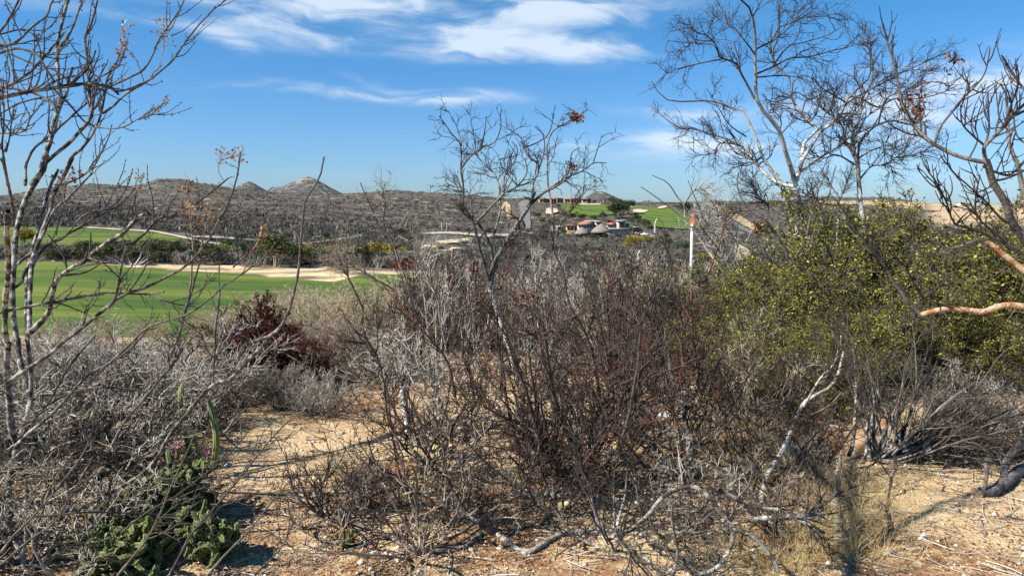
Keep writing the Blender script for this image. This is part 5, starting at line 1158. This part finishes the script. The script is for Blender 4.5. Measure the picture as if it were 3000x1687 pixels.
# yellowing cactus arms on the sand
YG = 'bright yellow cactus stalks in the middle'
for i, (lab, pts, Y, r) in enumerate([
  ('yellow cactus stalk leaning across the sand left of centre', [(1300,1380),(1268,1345),(1240,1310),(1228,1280)], 5.3, 6),
  ('short upright yellow cactus stalk, leftmost upright one', [(1284,1275),(1283,1255),(1285,1240)], 6.2, 6),
  ('tallest upright yellow cactus stalk', [(1386,1310),(1384,1280),(1382,1255),(1378,1228)], 5.6, 7),
  ('yellow cactus stalk with rounded head left of the tallest', [(1366,1290),(1358,1275),(1356,1262)], 5.7, 7),
  ('thin yellow cactus arm rising behind the leaning stalk', [(1255,1275),(1240,1250),(1228,1232)], 6.2, 4)]):
    column(lab, Y, pts, r, 'yellow_cactus', YG, 20+i, 6)
column('yellow brown dried cactus piece at the bottom left corner', 3.6, [(225,1687),(215,1640),(200,1605)], 10, 'cactus_dry', None, 31, 6)
column('dried ochre cactus piece beside the bottom left cholla', 3.65, [(290,1690),(275,1650),(262,1610)], 9, 'cactus_dry', None, 32, 6)

# ------------------------------------------------------------------ dry grass, litter, pebbles
rng = np.random.default_rng(55)
def grass_clump(px0, px1, Y0, Y1, n, h, label, seed):
    rng = np.random.default_rng(seed); px = rng.normal((px0+px1)/2, (px1-px0)/4, n); Y = rng.uniform(Y0, Y1, n); x = (px-1500)/2180*Y
    P = np.zeros((n, 5, 3)); P[:, 0] = np.stack([x, Y, H(x, Y)-.01], 1); tl = rng.uniform(.15, 1.35, n); a = rng.uniform(0, 2*pi, n)
    d = np.stack([np.sin(tl)*np.cos(a), np.sin(tl)*np.sin(a), np.cos(tl)], 1); L = rng.uniform(.4, 1.2, n)*h
    for i in range(1, 5): d = unit(d+rng.normal(size=(n, 3))*.12-[0, 0, .09]); P[:, i] = P[:, i-1]+d*(L/4)[:, None]
    P[:, 1:, 2] = np.maximum(P[:, 1:, 2], H(P[:, 1:, 0], P[:, 1:, 1])+.004)
    V, F, at = tubes([(P, np.full((n, 1), .0013)*np.linspace(1, .3, 5)[None], 3)])
    o = mk('dry_grass', V, F, M['grassblade'], attrs=dict(var=at['var'])); tag(o, label, 'grass', kind='stuff')
grass_clump(2280, 2760, 3.35, 4.5, 2600, .17, 'golden dry grass around the pale stump', 1)
grass_clump(2100, 2500, 3.2, 3.7, 1400, .12, 'golden dry grass at the bottom right of centre', 2)
grass_clump(1900, 2400, 4.6, 5.6, 1500, .22, 'dry grass under the silvery limbs', 3)
grass_clump(900, 1060, 4.3, 4.7, 160, .2, 'thin dry grass stalks on the open sand', 4)
def flat_scatter(name, n, pxr, Yr, size, mat, label, seed, thr=0.0, sc_=1.1):
    rng = np.random.default_rng(seed); px = rng.uniform(*pxr, n); Y = np.exp(rng.uniform(math.log(Yr[0]), math.log(Yr[1]), n)); x = (px-1500)/2180*Y
    ok = (fbm(x*sc_, Y*sc_, 4, 77)+rng.normal(size=n)*.06) > thr; x, Y = x[ok], Y[ok]; n = len(x)
    pos = np.stack([x, Y, H(x, Y)+size*.25], 1); V, F, v = leaves(pos, size, rng)
    V = V.reshape(-1, 4, 3); V[..., 2] = pos[:, None, 2]+(V[..., 2]-pos[:, None, 2])*.4; 
    tag(mk(name, V.reshape(-1, 3), F, mat, attrs=dict(var=v)), label, 'litter', kind='stuff')
flat_scatter('leaf_litter', 130000, (-500, 3500), (2.6, 11), .012, M['litter'], 'reddish brown leaf litter in patches on the sand', 3, .02)
flat_scatter('leaf_litter', 26000, (-500, 3500), (2.6, 10), .007, M['litter'], 'loose crumbs of dead leaf over the sand', 4, -.4)
# small sticks lying on the sand
n = 2600; px = rng.uniform(-300, 3300, n); Y = np.exp(rng.uniform(math.log(2.8), math.log(10), n)); x = (px-1500)/2180*Y
P = np.zeros((n, 4, 3)); a = rng.uniform(0, 2*pi, n); L = rng.uniform(.03, .28, n)
for i in range(4):
    a = a+rng.normal(size=n)*.25; P[:, i, 0] = x+(P[:, i-1, 0]-x if i else 0)+(np.cos(a)*L/3 if i else 0); P[:, i, 1] = Y+(P[:, i-1, 1]-Y if i else 0)+(np.sin(a)*L/3 if i else 0)
P[..., 2] = H(P[..., 0], P[..., 1])+.006+rng.random((n, 1))*.012
V, F, at = tubes([(P, (rng.uniform(.0015, .004, n))[:, None]*np.ones((1, 4)), 3)])
tag(mk('twig_litter', V, F, M['ash_bark'], attrs=at), 'broken grey twigs littering the sand', 'litter', kind='stuff')
# pebbles
n = 5000; px = rng.uniform(-300, 3300, n); Y = np.exp(rng.uniform(math.log(2.8), math.log(9), n)); x = (px-1500)/2180*Y
oc = np.array([(1,0,0),(-1,0,0),(0,1,0),(0,-1,0),(0,0,1),(0,0,-1)], float); of = np.array([(0,2,4),(2,1,4),(1,3,4),(3,0,4),(2,0,5),(1,2,5),(3,1,5),(0,3,5)])
s = .003+.022*rng.random(n)**5+.006*rng.random(n); c = np.stack([x, Y, H(x, Y)+.002], 1)
V = c[:, None]+oc[None]*s[:, None, None]*rng.uniform(.6, 1.2, (n, 6, 1))*[1.1, 1, .7]
F = (of[None]+(np.arange(n)*6)[:, None, None]).reshape(-1, 3)
tag(mk('gravel', V.reshape(-1, 3), F, M['stone'], attrs=dict(var=np.repeat(rng.random(n), 6))), 'small pale pebbles in the sand', 'gravel', kind='stuff')

# ------------------------------------------------------------------ the orange-tipped post
c = W(2024, 812, 24.0); g = float(H(c[0], 24.0)); top = W(2024, 655, 24.0)[2]
th = thing('marker_post', 'white marker post with torn orange flag on its top', 'post', (c[0], 24.0, g))
mb = MB(); mb.lathe([(.046, -.1), (.046, top-g-.01), (.040, top-g)], 14); mb.build('pole', flat('white_plastic', (.80, .80, .79), .5, .03, 4), th, True)
hz = top-g; q = []
for j in range(7):
    for i in range(5):
        u = i/4-.5; vv = j/6; wd = (.30*(1-vv)**.8+.03)
        q.append((u*wd*.7+.02*sin(j*2.2)+.05*vv, .012+.035*sin(u*5+j), hz-.09+.42*vv-.10*u*(1-vv)))
fc = [(j*5+i, j*5+i+1, (j+1)*5+i+1, (j+1)*5+i) for j in range(6) for i in range(4)]
mf = flat('orange_cloth', (.80, .22, .06), .8, .12, 8)
o = mk('flag', q, fc, mf, th, smooth=True); sm = o.modifiers.new('thickness', 'SOLIDIFY'); sm.thickness = .008

# ------------------------------------------------------------------ far trees
def crown_pts(rng, n, rx, rz, zc, lumps=14):
    c = rng.normal(size=(lumps, 3)); c = unit(c)*rng.uniform(.35, .8, (lumps, 1))*[rx, rx, rz]; c[:, 2] = np.abs(c[:, 2])*.9
    i = rng.integers(0, lumps, n); p = c[i]+unit(rng.normal(size=(n, 3)))*(rng.random((n, 1))**.45)*rx*.42*rng.uniform(.7, 1.2, (lumps, 1))[i]
    p[:, 2] += zc; return p
def far_tree(label, seed, h, wd, mat, leafn=1500, ls=.13, bm='tan_bark', name='leafy_tree'):
    rng = np.random.default_rng(seed); th = thing(name, label, 'tree')
    P, R = stems0(rng, 5, h*.7, (5, 40), r=h*.022, N=8, up=.05, base=.1*h, wig=.1)
    q1 = spawn(P, R, 34, rng, (h*.15, h*.4), (25, 60), .6, 1, h*.006, 6, .2, .05); q2 = spawn(*q1, 120, rng, (h*.08, h*.2), (25, 60), .7, 1, h*.004, 5, .2, .05)
    branches('trunk', [(P, R, 5)], M[bm], th, rref=.08); 
    if leafn:
        branches('limbs', [(*q1, 3), (*q2, 3)], M[bm], th, rref=.08)
        pp = crown_pts(rng, leafn, wd*.5, h*.34, h*.55); v = np.clip(rng.random(leafn)*.7+fbm(pp[:, 0]*1.3, pp[:, 2]*1.3, 2)*.7+.1, 0, 1)
        leafobj('crown', pp, ls, M[mat], th, rng, var=v)
    else:
        q3 = spawn(*q2, 420, rng, (h*.06, h*.15), (25, 60), .8, 1, h*.0035, 4, .2, .04); branches('crown', [(*q1, 3), (*q2, 3), (*q3, 3)], M[bm], th, rref=.08)
    return th
class FK(Kind): pass
ol = [FK(far_tree('olive', 300+i, 3.2, 4.0, 'leaf_olive', 2000), 3.2) for i in range(2)]
gn = [FK(far_tree('green', 310+i, 3.0, 3.6, 'leaf_green', 1800), 3.0) for i in range(2)]
br = [FK(far_tree('bare', 320+i, 3.0, 3, None, 0, name='bare_tree', bm='ash_bark' if i else 'tan_bark'), 2.8) for i in range(3)]
oc_ = [FK(far_tree('ochre', 330, 2.6, 3.4, 'yellow_leaf', 1500), 2.6)]

def putb(kind, px, pyb, pyt, label, group=None, wide=1.0):
    """stand on the land at row pyb, reach row pyt"""
    x, Y = hit(px, pyb); g = float(H(x, Y)); h = zof(pyt, Y)-g
    k = max(.2, h/kind.h)
    return _place(kind, (x, Y, g-.05), k, label, group, wide)
def _place(kind, loc, k, label, group, wide):
    rz = R_.uniform(0, 6.28); s3 = (k*wide, k*wide, k)
    if not kind.used: kind.used = True; o = kind.root; o.location = loc; o.rotation_euler = (0, 0, rz); o.scale = s3
    else: o = copy_tree(kind.root, loc, rz, s3)
    if label: o['label'] = label
    if group: o['group'] = group
    elif 'group' in o: del o['group']
    return o
TG = 'trees beyond the near fairway'
putb(ol[0], 805, 782, 686, 'broad round olive tree beyond the green, larger than all its neighbours', TG, 1.35)
putb(gn[0], 300, 772, 712, 'dark green tree with bare foot behind the far edge of the green', TG, 1.2)
putb(ol[1], 270, 768, 702, 'brownish round tree at the left of the tree line', TG, 1.3)
putb(oc_[0], 75, 720, 668, 'ochre leaved tree at the left edge beside the upper fairway', TG, 1.3)
putb(ol[1], 925, 770, 718, 'small olive tree right of the broad round one', TG, 1.2)
putb(gn[1], 395, 776, 726, 'small green bush tree above the white driftwood', TG, 1.2)
putb(ol[0], 1165, 690, 668, 'single green bush on the pale bank in the middle distance', TG, 1.6)
KN = {id(ol[0]): 'olive leaved', id(ol[1]): 'olive leaved', id(gn[0]): 'green leaved', id(gn[1]): 'green leaved', id(oc_[0]): 'ochre leaved', id(br[0]): 'brown bare', id(br[1]): 'pale bare', id(br[2]): 'grey bare'}
def putrow(items, where, group):
    cnt = {}
    for q in items: cnt.setdefault((KN[id(q[0])], q[5] if len(q) > 5 else ''), []).append(q[1])
    for q in items:
        k_, px, pb, pt, wd = q[:5]; ad = (KN[id(k_)], q[5] if len(q) > 5 else ''); l = sorted(cnt[ad])
        putb(k_, px, pb, pt, f"{ad[0]} tree {where}{ad[1]}" + ('' if len(l) == 1 else f", {ORD[l.index(px)]} from left"), group, wd)
it = []
for i in range(46):
    px = 60+i*26+rs.uniform(-12, 12); pb = np.interp(px, [0, 600, 1250], [766, 778, 790])+rs.uniform(-14, 2)
    it.append((rs.choice([br[0], br[1], br[2], gn[1], ol[1]]), px, pb, pb-rs.uniform(34, 60), 1.3))
putrow(it, 'in the front row beyond the wash', 'small trees beyond the wash')
it = [(rs.choice([ol[0], ol[1], ol[1], gn[0], oc_[0], br[0]]), px+rs.uniform(-10, 10), rs.uniform(752, 768), rs.uniform(694, 722), 1.35) for px in (195, 235, 330, 360, 430, 455, 510, 545, 590, 640, 680, 730, 890, 960, 1000, 1050, 1100, 1150)]
putrow(it, 'in the taller back row beyond the wash', 'taller trees beyond the wash')
it = [(rs.choice(br+[gn[0], ol[0]]), rs.uniform(-50, 1350), pb, pb-rs.uniform(14, 30), 1.2) for pb in [rs.uniform(696, 744) for i in range(44)]]
putrow(it, 'at the foot of the hill', 'trees at the foot of the hill')
it = [(k_, px, pb, pt, 1.5) for px, pb, pt, k_ in [(1860,722,690,oc_[0]),(1900,712,690,oc_[0]),(2060,770,738,oc_[0]),(2110,765,740,oc_[0]),(1500,720,702,oc_[0]),(1420,760,740,ol[0]),(1620,735,716,gn[0]),(1840,730,708,oc_[0]),(1760,745,722,ol[1]),(1560,742,722,br[1]),(1700,728,706,br[0]),(1960,720,698,ol[0]),(2000,738,712,gn[1]),(1450,705,688,gn[0]),(1590,706,688,gn[1])]]
putrow(it, 'on the valley floor', 'trees on the valley floor')
it = [(rs.choice(gn+[ol[0]]), px+rs.uniform(-3, 3), pb, pt, 1.1) for px, pb, pt in [(1655,640,622),(1680,645,624),(1705,648,626),(1735,648,630),(1770,648,622),(1800,640,600),(1820,640,590),(1835,628,586),(1812,612,582),(1790,600,578),(1785,596,582),(1640,612,598),(1620,604,590),(1575,640,622),(1590,655,640),(1880,668,640),(1900,672,645),(1850,660,640),(1865,650,628),(1690,668,652),(1738,598,586),(1990,622,598),(2010,628,590),(1700,690,674),(1560,600,586),(1600,600,588),(1870,692,664),(1650,690,672),(1660,634,620),(1700,640,628),(1745,644,630),(1875,662,644),(1905,676,660),(1935,680,664),(1965,682,666),(2000,682,668),(2035,682,666),(2060,676,660),(1600,690,674),(1625,694,678),(1775,700,682),(1815,700,684),(1735,702,686),(1690,702,686),(1950,700,682)]]
putrow(it, 'by the hill fairways', 'dark trees around the hill fairways')
# palms
def palm(seed):
    rng = np.random.default_rng(seed); th = thing('palm_tree', 'palm', 'palm')
    P = np.array([[[0, 0, -.2], [.05, 0, 1.5], [.1, .05, 3.2], [.08, .05, 5.0]]]); branches('trunk', [(resample(P[0], 8)[None], np.linspace(.22, .14, 8)[None], 7)], M['tan_bark'], th, rref=.2)
    Vs = []
    for i in range(26):
        a = rng.uniform(0, 2*pi); e = rng.uniform(-.5, 1.2); d = np.array([cos(a)*cos(e), sin(a)*cos(e), sin(e)]); p = np.array([.08, .05, 5.0]); side = unit(np.cross(d, [0, 0, 1]))
        for j in range(7):
            p2 = p+d*.3; wj = .34*(1-abs(j-3)/4.4)
            Vs.append([p-side*wj-[0,0,.12], p+[0,0,0], p2+[0,0,0], p2-side*wj*.9-[0,0,.14]]); Vs.append([p, p+side*wj-[0,0,.12], p2+side*wj*.9-[0,0,.14], p2]); p = p2; d = unit(d-[0, 0, .22])
    V = np.array(Vs).reshape(-1, 3); mk('fronds', V, np.arange(len(V)).reshape(-1, 4), M['leaf_green'], th, dict(var=np.repeat(rng.random(len(V)//4), 4)))
    return th
pk = FK(palm(1), 6.2)
pl = sorted([(1845,668,634),(1855,672,640),(1805,660,632),(1797,640,612),(1765,640,618),(1820,690,655),(1848,692,662),(1690,640,618)])
for i, (px, pb, pt) in enumerate(pl): putb(pk, px, pb, pt, 'palm tree on the slope near the houses and fairways, '+ORD[i]+' from left', 'palms on the slope')
for px, pb, pt in [(1885,600,588),(1893,600,587),(1901,600,586),(1908,600,588)]: putb(pk, px, pb, pt, 'tiny palm tree on the skyline right of the knoll, '+ORD[(px-1885)//7]+' from left', 'palms on the skyline')
# cardon cacti in the tree line
def cardon():
    th = thing('cardon_cactus', 'cardon', 'cactus'); V, F, rib, _, _ = ribbed(np.array([[0,0,-.1],[0,0,1.2],[.02,0,2.6]]), .15, 9); mk('stem', V, F, M['cactus'], th, dict(rib=rib), smooth=True)
    V, F, rib, _, _ = ribbed(np.array([[.1,0,.9],[.35,0,1.0],[.40,0,1.3],[.40,0,2.0]]), .10, 8); mk('arm', V, F, M['cactus'], th, dict(rib=rib), smooth=True); return th
ck = FK(cardon(), 2.6)
for i, (px, pb, pt) in enumerate([(465,738,712),(482,740,700),(916,745,712),(1283,745,712),(1905,790,735),(2108,742,700)]):
    putb(ck, px, pb, pt, 'slender cardon cactus '+['left of a taller twin beyond the wash','taller of two beyond the wash','right of the broad olive tree','below the pale rock bank','in the scrub left of the post','in the scrub right of the post'][i], 'distant cardon cacti')
# white driftwood heap beyond the green
x, Y = hit(385, 781); b0 = np.array([x, Y, float(H(x, Y))]); rng = np.random.default_rng(4)
P, R = stems0(rng, 12, 2.0, (20, 85), r=.07, N=8, base=.5, wig=.15, up=.02); q1 = spawn(P, R, 36, rng, (.3, .9), (25, 60), .6, 1, .02, 5, .2, .03)
th = thing('dead_tree', 'bleached white fallen dead tree at the far edge of the green', 'dead tree', b0); branches('limbs', [(P, R, 5)], WB, th, rref=.03); branches('twigs', [(*q1, 3)], WB, th, rref=.03)
# boulders
def boulder(px, py, wpx, hpx, label, seed, mat='rock', name='boulder', sink=.25):
    rng = np.random.default_rng(seed); x, Y = hit(px, py); g = float(H(x, Y)); s = pxm(Y); rx = wpx/2*s; rz = hpx*s*.62
    n1, n2 = 34, 20; V = []
    for j in range(n2+1):
        for i in range(n1):
            th_ = pi*j/n2; ph = 2*pi*i/n1; d = np.array([sin(th_)*cos(ph), sin(th_)*sin(ph), cos(th_)])
            k = 1+float(fbm(d[0]*2.4+seed*3+5, d[1]*2.4+d[2]*3.3, 5, seed))*1.35; V.append(d*[rx, rx*.8, rz]*k)
    F = [(j*n1+i, j*n1+(i+1) % n1, (j+1)*n1+(i+1) % n1, (j+1)*n1+i) for j in range(n2) for i in range(n1)]
    o = mk(name, np.array(V), F, M[mat]); o.location = (x, Y, g+rz*(1-2*sink)*.3); tag(o, label, 'rock')
boulder(158, 769, 16, 9, 'rounded tan boulder at the left far edge of the green', 1)
for i, (px, py, wp, hp, lab) in enumerate([(1325,716,86,20,'largest cream rock slab of the pale bank'),(1265,728,64,16,'low cream rock left on the pale bank'),(1345,733,60,10,'white rock under the largest slab'),(1375,708,50,14,'right end rock of the pale bank'),(1225,742,60,8,'leftmost low rock of the pale bank'),
     (1310,738,40,9,'small white block at the foot of the pale bank'),(1476,612,12,16,'upright pale outcrop left of the steep road'),(1497,640,16,18,'small outcrop beside the steep road'),(1465,596,18,10,'pale rock on the skyline left of the villa'),(300,578,30,5,'pale rocks high on the left hill, right group'),(185,615,34,5,'white rock band low on the left hill'),(460,613,14,5,'single white rock on the dark hill'),(236,635,26,5,'second white rock band under the first'),
     (1470,655,18,7,'small pale rock below the outcrops'),(2190,588,22,5,'pale rock on the right hand ridge'),(2215,592,18,5,'second pale rock on the right hand ridge'),(1030,700,40,6,'pale rock patch on the slope left of the bank'),(925,695,34,5,'tan rock patch on the slope above the olive tree'),(1020,668,14,7,'small white rock on the dark slope')]):
    boulder(px, py, wp, hp, lab, 10+i)

# ------------------------------------------------------------------ buildings
mw = flat('white_stucco', (.40, .37, .33), .85, .04, .5); mc = flat('cream_stucco', (.40, .31, .195), .85, .06, .5); mr = flat('terracotta_roof', (.34, .155, .10), .9, .15, 1.5)
mdk = flat('dark_opening', (.035, .032, .03), .3, .1, 1, .5); mth = flat('palm_thatch', (.21, .18, .145), .95, .2, 2.2, bump=.6); mwd = flat('brown_timber', (.17, .10, .06), .9, .15, 2); mcon = flat('raw_concrete', (.40, .38, .35), .9, .1, .4)
def at(px, py, Y=None):
    if Y is None: x, Y = hit(px, py)
    else: x = (px-1500)*pxm(Y)
    return x, Y, float(H(x, Y))
def house(label, px, py, wpx, hpx, roof='flat', wall=None, nwin=4, depth=8, roofmat=None, cat='house', porch=False, name='house', Y=None, roofpx=0, group=None):
    x, Y, g = at(px, py, Y); s = pxm(Y); wd = wpx*s; h = hpx*s; th = thing(name, label, cat, (x, Y, zof(py, Y)), group)
    wall = wall or mw
    mb = MB(); mb.box(-wd/2, wd/2, 0, depth, -3, h); mb.build('wall', wall, th)
    for i in range(nwin):
        cx = -wd/2+wd*(i+.5)/nwin; ww = wd/nwin*.55
        w_ = MB(); w_.box(cx-ww/2, cx+ww/2, -.06, .1, h*.18, h*.8); w_.build('window', mdk, th)
    rm = MB(); ov = .6; rh = (roofpx or 4)*s
    if roof == 'flat': rm.box(-wd/2-ov, wd/2+ov, -ov*2, depth+ov, h+.003, h+.35)
    else: rm.hip(-wd/2-ov, wd/2+ov, -ov*1.6, depth+ov, h+.003, h+rh)
    rm.build('roof', roofmat or wall, th)
    if porch:
        n = max(3, int(wd/4))
        for i in range(n):
            c_ = MB(); cx = -wd/2+wd*i/(n-1); c_.box(cx-.22, cx+.22, -1.05, -.6, -1.5, h); c_.build('column', wall, th)
    return th
# long villa in four wings on the hill crest
VY = 662
house('left end block of the long cream villa on the crest', 1590, 594, 22, 11, 'hip', mc, 2, 10, mr, name='villa_wing', Y=VY, roofpx=4, group='wings of the long villa')
house('long dark fronted verandah wing of the crest villa', 1622, 594, 58, 11, 'hip', mc, 6, 12, mr, porch=True, name='villa_wing', Y=VY+4, roofpx=5, group='wings of the long villa')
house('colonnaded central wing of the crest villa right of the dark tree limb', 1680, 595, 54, 12, 'hip', mc, 6, 12, mr, porch=True, name='villa_wing', Y=VY+2, roofpx=4, group='wings of the long villa')
house('right end cream block of the crest villa beside the knoll', 1718, 594, 28, 11, 'hip', mc, 2, 10, mr, name='villa_wing', Y=VY, roofpx=3, group='wings of the long villa')
HY = 400
house('long red tiled house behind the thatched roofs', 1719, 668, 50, 10, 'hip', mw, 6, 8, mr, Y=HY+8, roofpx=10)
house('white flat roofed upper storey behind the red tiled house', 1742, 660, 44, 11, 'flat', mw, 3, 8, None, Y=HY+20)
house('white block standing right of the red tiled roof', 1754, 672, 16, 22, 'flat', mw, 1, 6, None, Y=HY+12)
house('cream tile roofed house left of the thatched roofs', 1682, 678, 44, 18, 'hip', mc, 4, 8, mr, Y=HY+14, roofpx=5)
house('small white cabin at the left of the houses', 1643, 672, 20, 7, 'flat', mw, 2, 5, None, Y=HY+20)
house('brown roofed house between palms right of the thatch', 1793, 666, 26, 8, 'hip', mw, 3, 8, mr, Y=HY+14, roofpx=9)
house('white modern open sided house with flat slab roof', 1822, 670, 24, 22, 'flat', mw, 1, 5, None, Y=HY+10)
house('low dark roofed wing right of the white modern house', 1834, 668, 24, 12, 'flat', mcon, 3, 5, None, Y=HY+12)
house('long low white terrace wall below the modern house', 1815, 677, 76, 6, 'flat', mw, 0, 2, None, Y=HY+5, name='terrace_wall', cat='wall')
house('small concrete box near the parked pickup', 1868, 674, 12, 8, 'flat', mcon, 1, 3, None, Y=HY+4)
def palapa(label, px, py, wpx, hpx, Y):
    x = (px-1500)*pxm(Y); s = pxm(Y); r = wpx/2*s; h = hpx*s; th = thing('thatched_palapa', label, 'hut', (x, Y, zof(py, Y)))
    ph = h*.36; mb = MB(); rng = np.random.default_rng(int(px)); mb.lathe([(r*1.0, ph-.15), (r*.86, ph+.25*(h-ph)), (r*.55, ph+.6*(h-ph)), (r*.16, ph+.95*(h-ph)), (.05, h)], 26); V = np.array(mb.v); V += rng.normal(size=V.shape)*.07*[1, 1, .8]; mk('thatch_roof', V, mb.f, mth, th)
    for i in range(9):
        a = 2*pi*i/9; c_ = MB(); c_.lathe([(.16, -2), (.13, ph+.3)], 7, r*.78*cos(a), r*.78*sin(a)); c_.build('post', mwd, th)
    d_ = MB(); d_.box(-r*.45, r*.45, -r*.2, r*.45, -2, ph*.9); d_.build('back_wall', mdk, th)
palapa('left thatched palapa roof with dark open side', 1706, 696, 48, 30, HY-8)
palapa('larger conical thatched palapa right of the first', 1762, 694, 62, 38, HY-10)
for i, (px, py, wp, hp) in enumerate([(1900,602,26,5),(1913,603,16,3),(1935,603,12,3),(1880,604,10,3),(2040,601,8,5)]):
    house(['pale house with shallow roof on the skyline by the palms', 'white strip of a house right of the skyline palms', 'low white house on the skyline further right', 'tiny house left of the skyline palms', 'tiny white hut at the top of the hill road'][i], px, py, wp, hp, 'flat', mw, 3, 8, Y=720 if i < 4 else 700)
for i, (px, py, wp, hp, m_) in enumerate([(2820,600,14,6,mcon),(2963,612,10,14,mc),(2978,612,14,16,mcon),(2994,612,14,15,mc),(3012,612,18,13,mcon),(2838,599,10,3,mw)]):
    house(['small building on the brow of the pale plateau', 'leftmost block of flats on the plateau edge', 'tallest concrete block of flats at the right', 'cream block of flats beside the tallest', 'block of flats cut by the right edge', 'low white shed on the plateau brow'][i], px, py, wp, hp, 'flat', m_, 3, 10, Y=900)
def fence_wall(label, x0, x1, py, Y):
    th = thing('site_fence', label, 'fence', (0, Y, zof(py, Y))); s = pxm(Y); mb = MB(); mb.box((x0-1500)*s, (x1-1500)*s, 0, .3, -1, 2.2); mb.build('panel', mcon, th)
    for i in range(12):
        xx = ((x0+(x1-x0)*i/11)-1500)*s; p_ = MB(); p_.box(xx-.1, xx+.1, -.1, .4, -1, 2.5); p_.build('fence_post', mwd, th)
fence_wall('low grey wall in front of the blocks of flats', 2960, 3030, 615, 880)
# vehicles
mty = flat('tyre_rubber', (.02, .02, .02), .9, .1, 4); mgl = flat('car_glass', (.03, .04, .05), .1, .05, 1, .6)
def car(label, px, py, colour, Y, L=4.4, pick=False, rz=0, group=None):
    x = (px-1500)*pxm(Y); th = thing('pickup_truck' if pick else 'parked_car', label, 'truck' if pick else 'car', (x, Y, zof(py, Y)), group, rz)
    mt = flat('car_paint_'+colour[0], colour[1], .35, .02, 1, .5)
    pr = [(-L/2, .35), (-L/2, .95), (-L*.30, 1.05), (-L*.18, 1.55), (L*(.08 if pick else .25), 1.6), (L*(.13 if pick else .38), 1.05), (L/2, 1.0), (L/2, .35)]
    mb = MB(); n = len(pr); mb.add([(a, -.85, c_) for a, c_ in pr]+[(a, .85, c_) for a, c_ in pr], [tuple(range(n)), tuple(range(2*n-1, n-1, -1))]+[(i, i+n, (i+1) % n+n, (i+1) % n) for i in range(n)]); mb.build('body', mt, th)
    g_ = MB(); g_.box(-L*.2, L*(.07 if pick else .28), -.87, .87, 1.08, 1.48); g_.build('window', mgl, th)
    for a in (-L*.3, L*.3):
        for s_ in (-1, 1):
            w_ = MB(); w_.lathe([(.33, -.1), (.33, .1)], 14); o = w_.build('wheel', mty, th); o.location = (a, s_*.84, .33); o.rotation_euler = (pi/2, 0, 0)
car('white pickup truck parked in the yard right of the white houses', 1894, 690, ('white', (.75, .75, .75)), HY-6, 5.4, True)
car('dark truck parked just left of the white pickup', 1880, 688, ('dark', (.05, .05, .055)), HY-4, 5.2, True)
for i, (px, py, c_) in enumerate([(2807,619,('dark', (.05,.05,.055))),(2816,619,('white', (.75,.75,.75))),(2824,619,('blue', (.08,.12,.2))),(2864,617,('white', (.75,.75,.75))),(2876,617,('silver', (.5,.52,.54))),(2888,617,('blue', (.25,.4,.55)))]):
    car(['dark car, leftmost parked on the plateau', 'white car second from left on the plateau', 'blue grey car third from left on the plateau', 'white van like car right of the gap on the plateau', 'silver car next to last on the plateau', 'pale blue car, rightmost parked on the plateau'][i], px, py, c_, 815)
# utility posts
for i, px in enumerate((1294, 1309)):
    x, Y = hit(px, 682); th = thing('utility_pole', ['left of two pale poles beside the valley dirt road', 'right of two pale poles beside the valley dirt road'][i], 'pole', (x, Y, float(H(x, Y))))
    h = 30*pxm(Y); mb = MB(); mb.lathe([(.16, -.3), (.11, h)], 8); mb.build('pole', mcon, th); a = MB(); a.box(-.9, .9, -.06, .06, h-.6, h-.45); a.build('cross_arm', mwd, th)
for i, (px, pb, pt) in enumerate(((1917,690,640),(1868,770,733))):
    t_ = Tree(60 if i else 300, 5+i, N=10, spread=.0, knob=.1); t_.limb('F', [(px, pb), (px+3, (pb+pt)/2+4), (px+1, (pb+pt)/2-6), (px+8, pt)], 2.2, 1.6); t_.limb('F', [(px+3, (pb+pt)/2), (px-5, (pb+pt)/2+14)], 1.6, 1.2)
    finish(t_, 'dead_stick', ['bleached bare pole like trunk below the striped fairway', 'short pale dead pole in the valley scrub'][i], 'dead tree', 0, 1, (WB, WB, WB), [], 95+i, parts=('stem', 'stub', 'twigs'))

# drop prototypes that were never placed
for o in [o for o in COL.objects if o.parent is None and o.type == 'EMPTY' and o.location.length < 1e-6 and o.name.startswith(('twiggy', 'bare_', 'dry_', 'red_', 'leafy', 'maroon', 'palm', 'cardon'))]:
    for c in list(o.children): bpy.data.objects.remove(c)
    bpy.data.objects.remove(o)
print('faces', sum(len(m.polygons) for m in bpy.data.meshes), 'objects', len(bpy.data.objects))
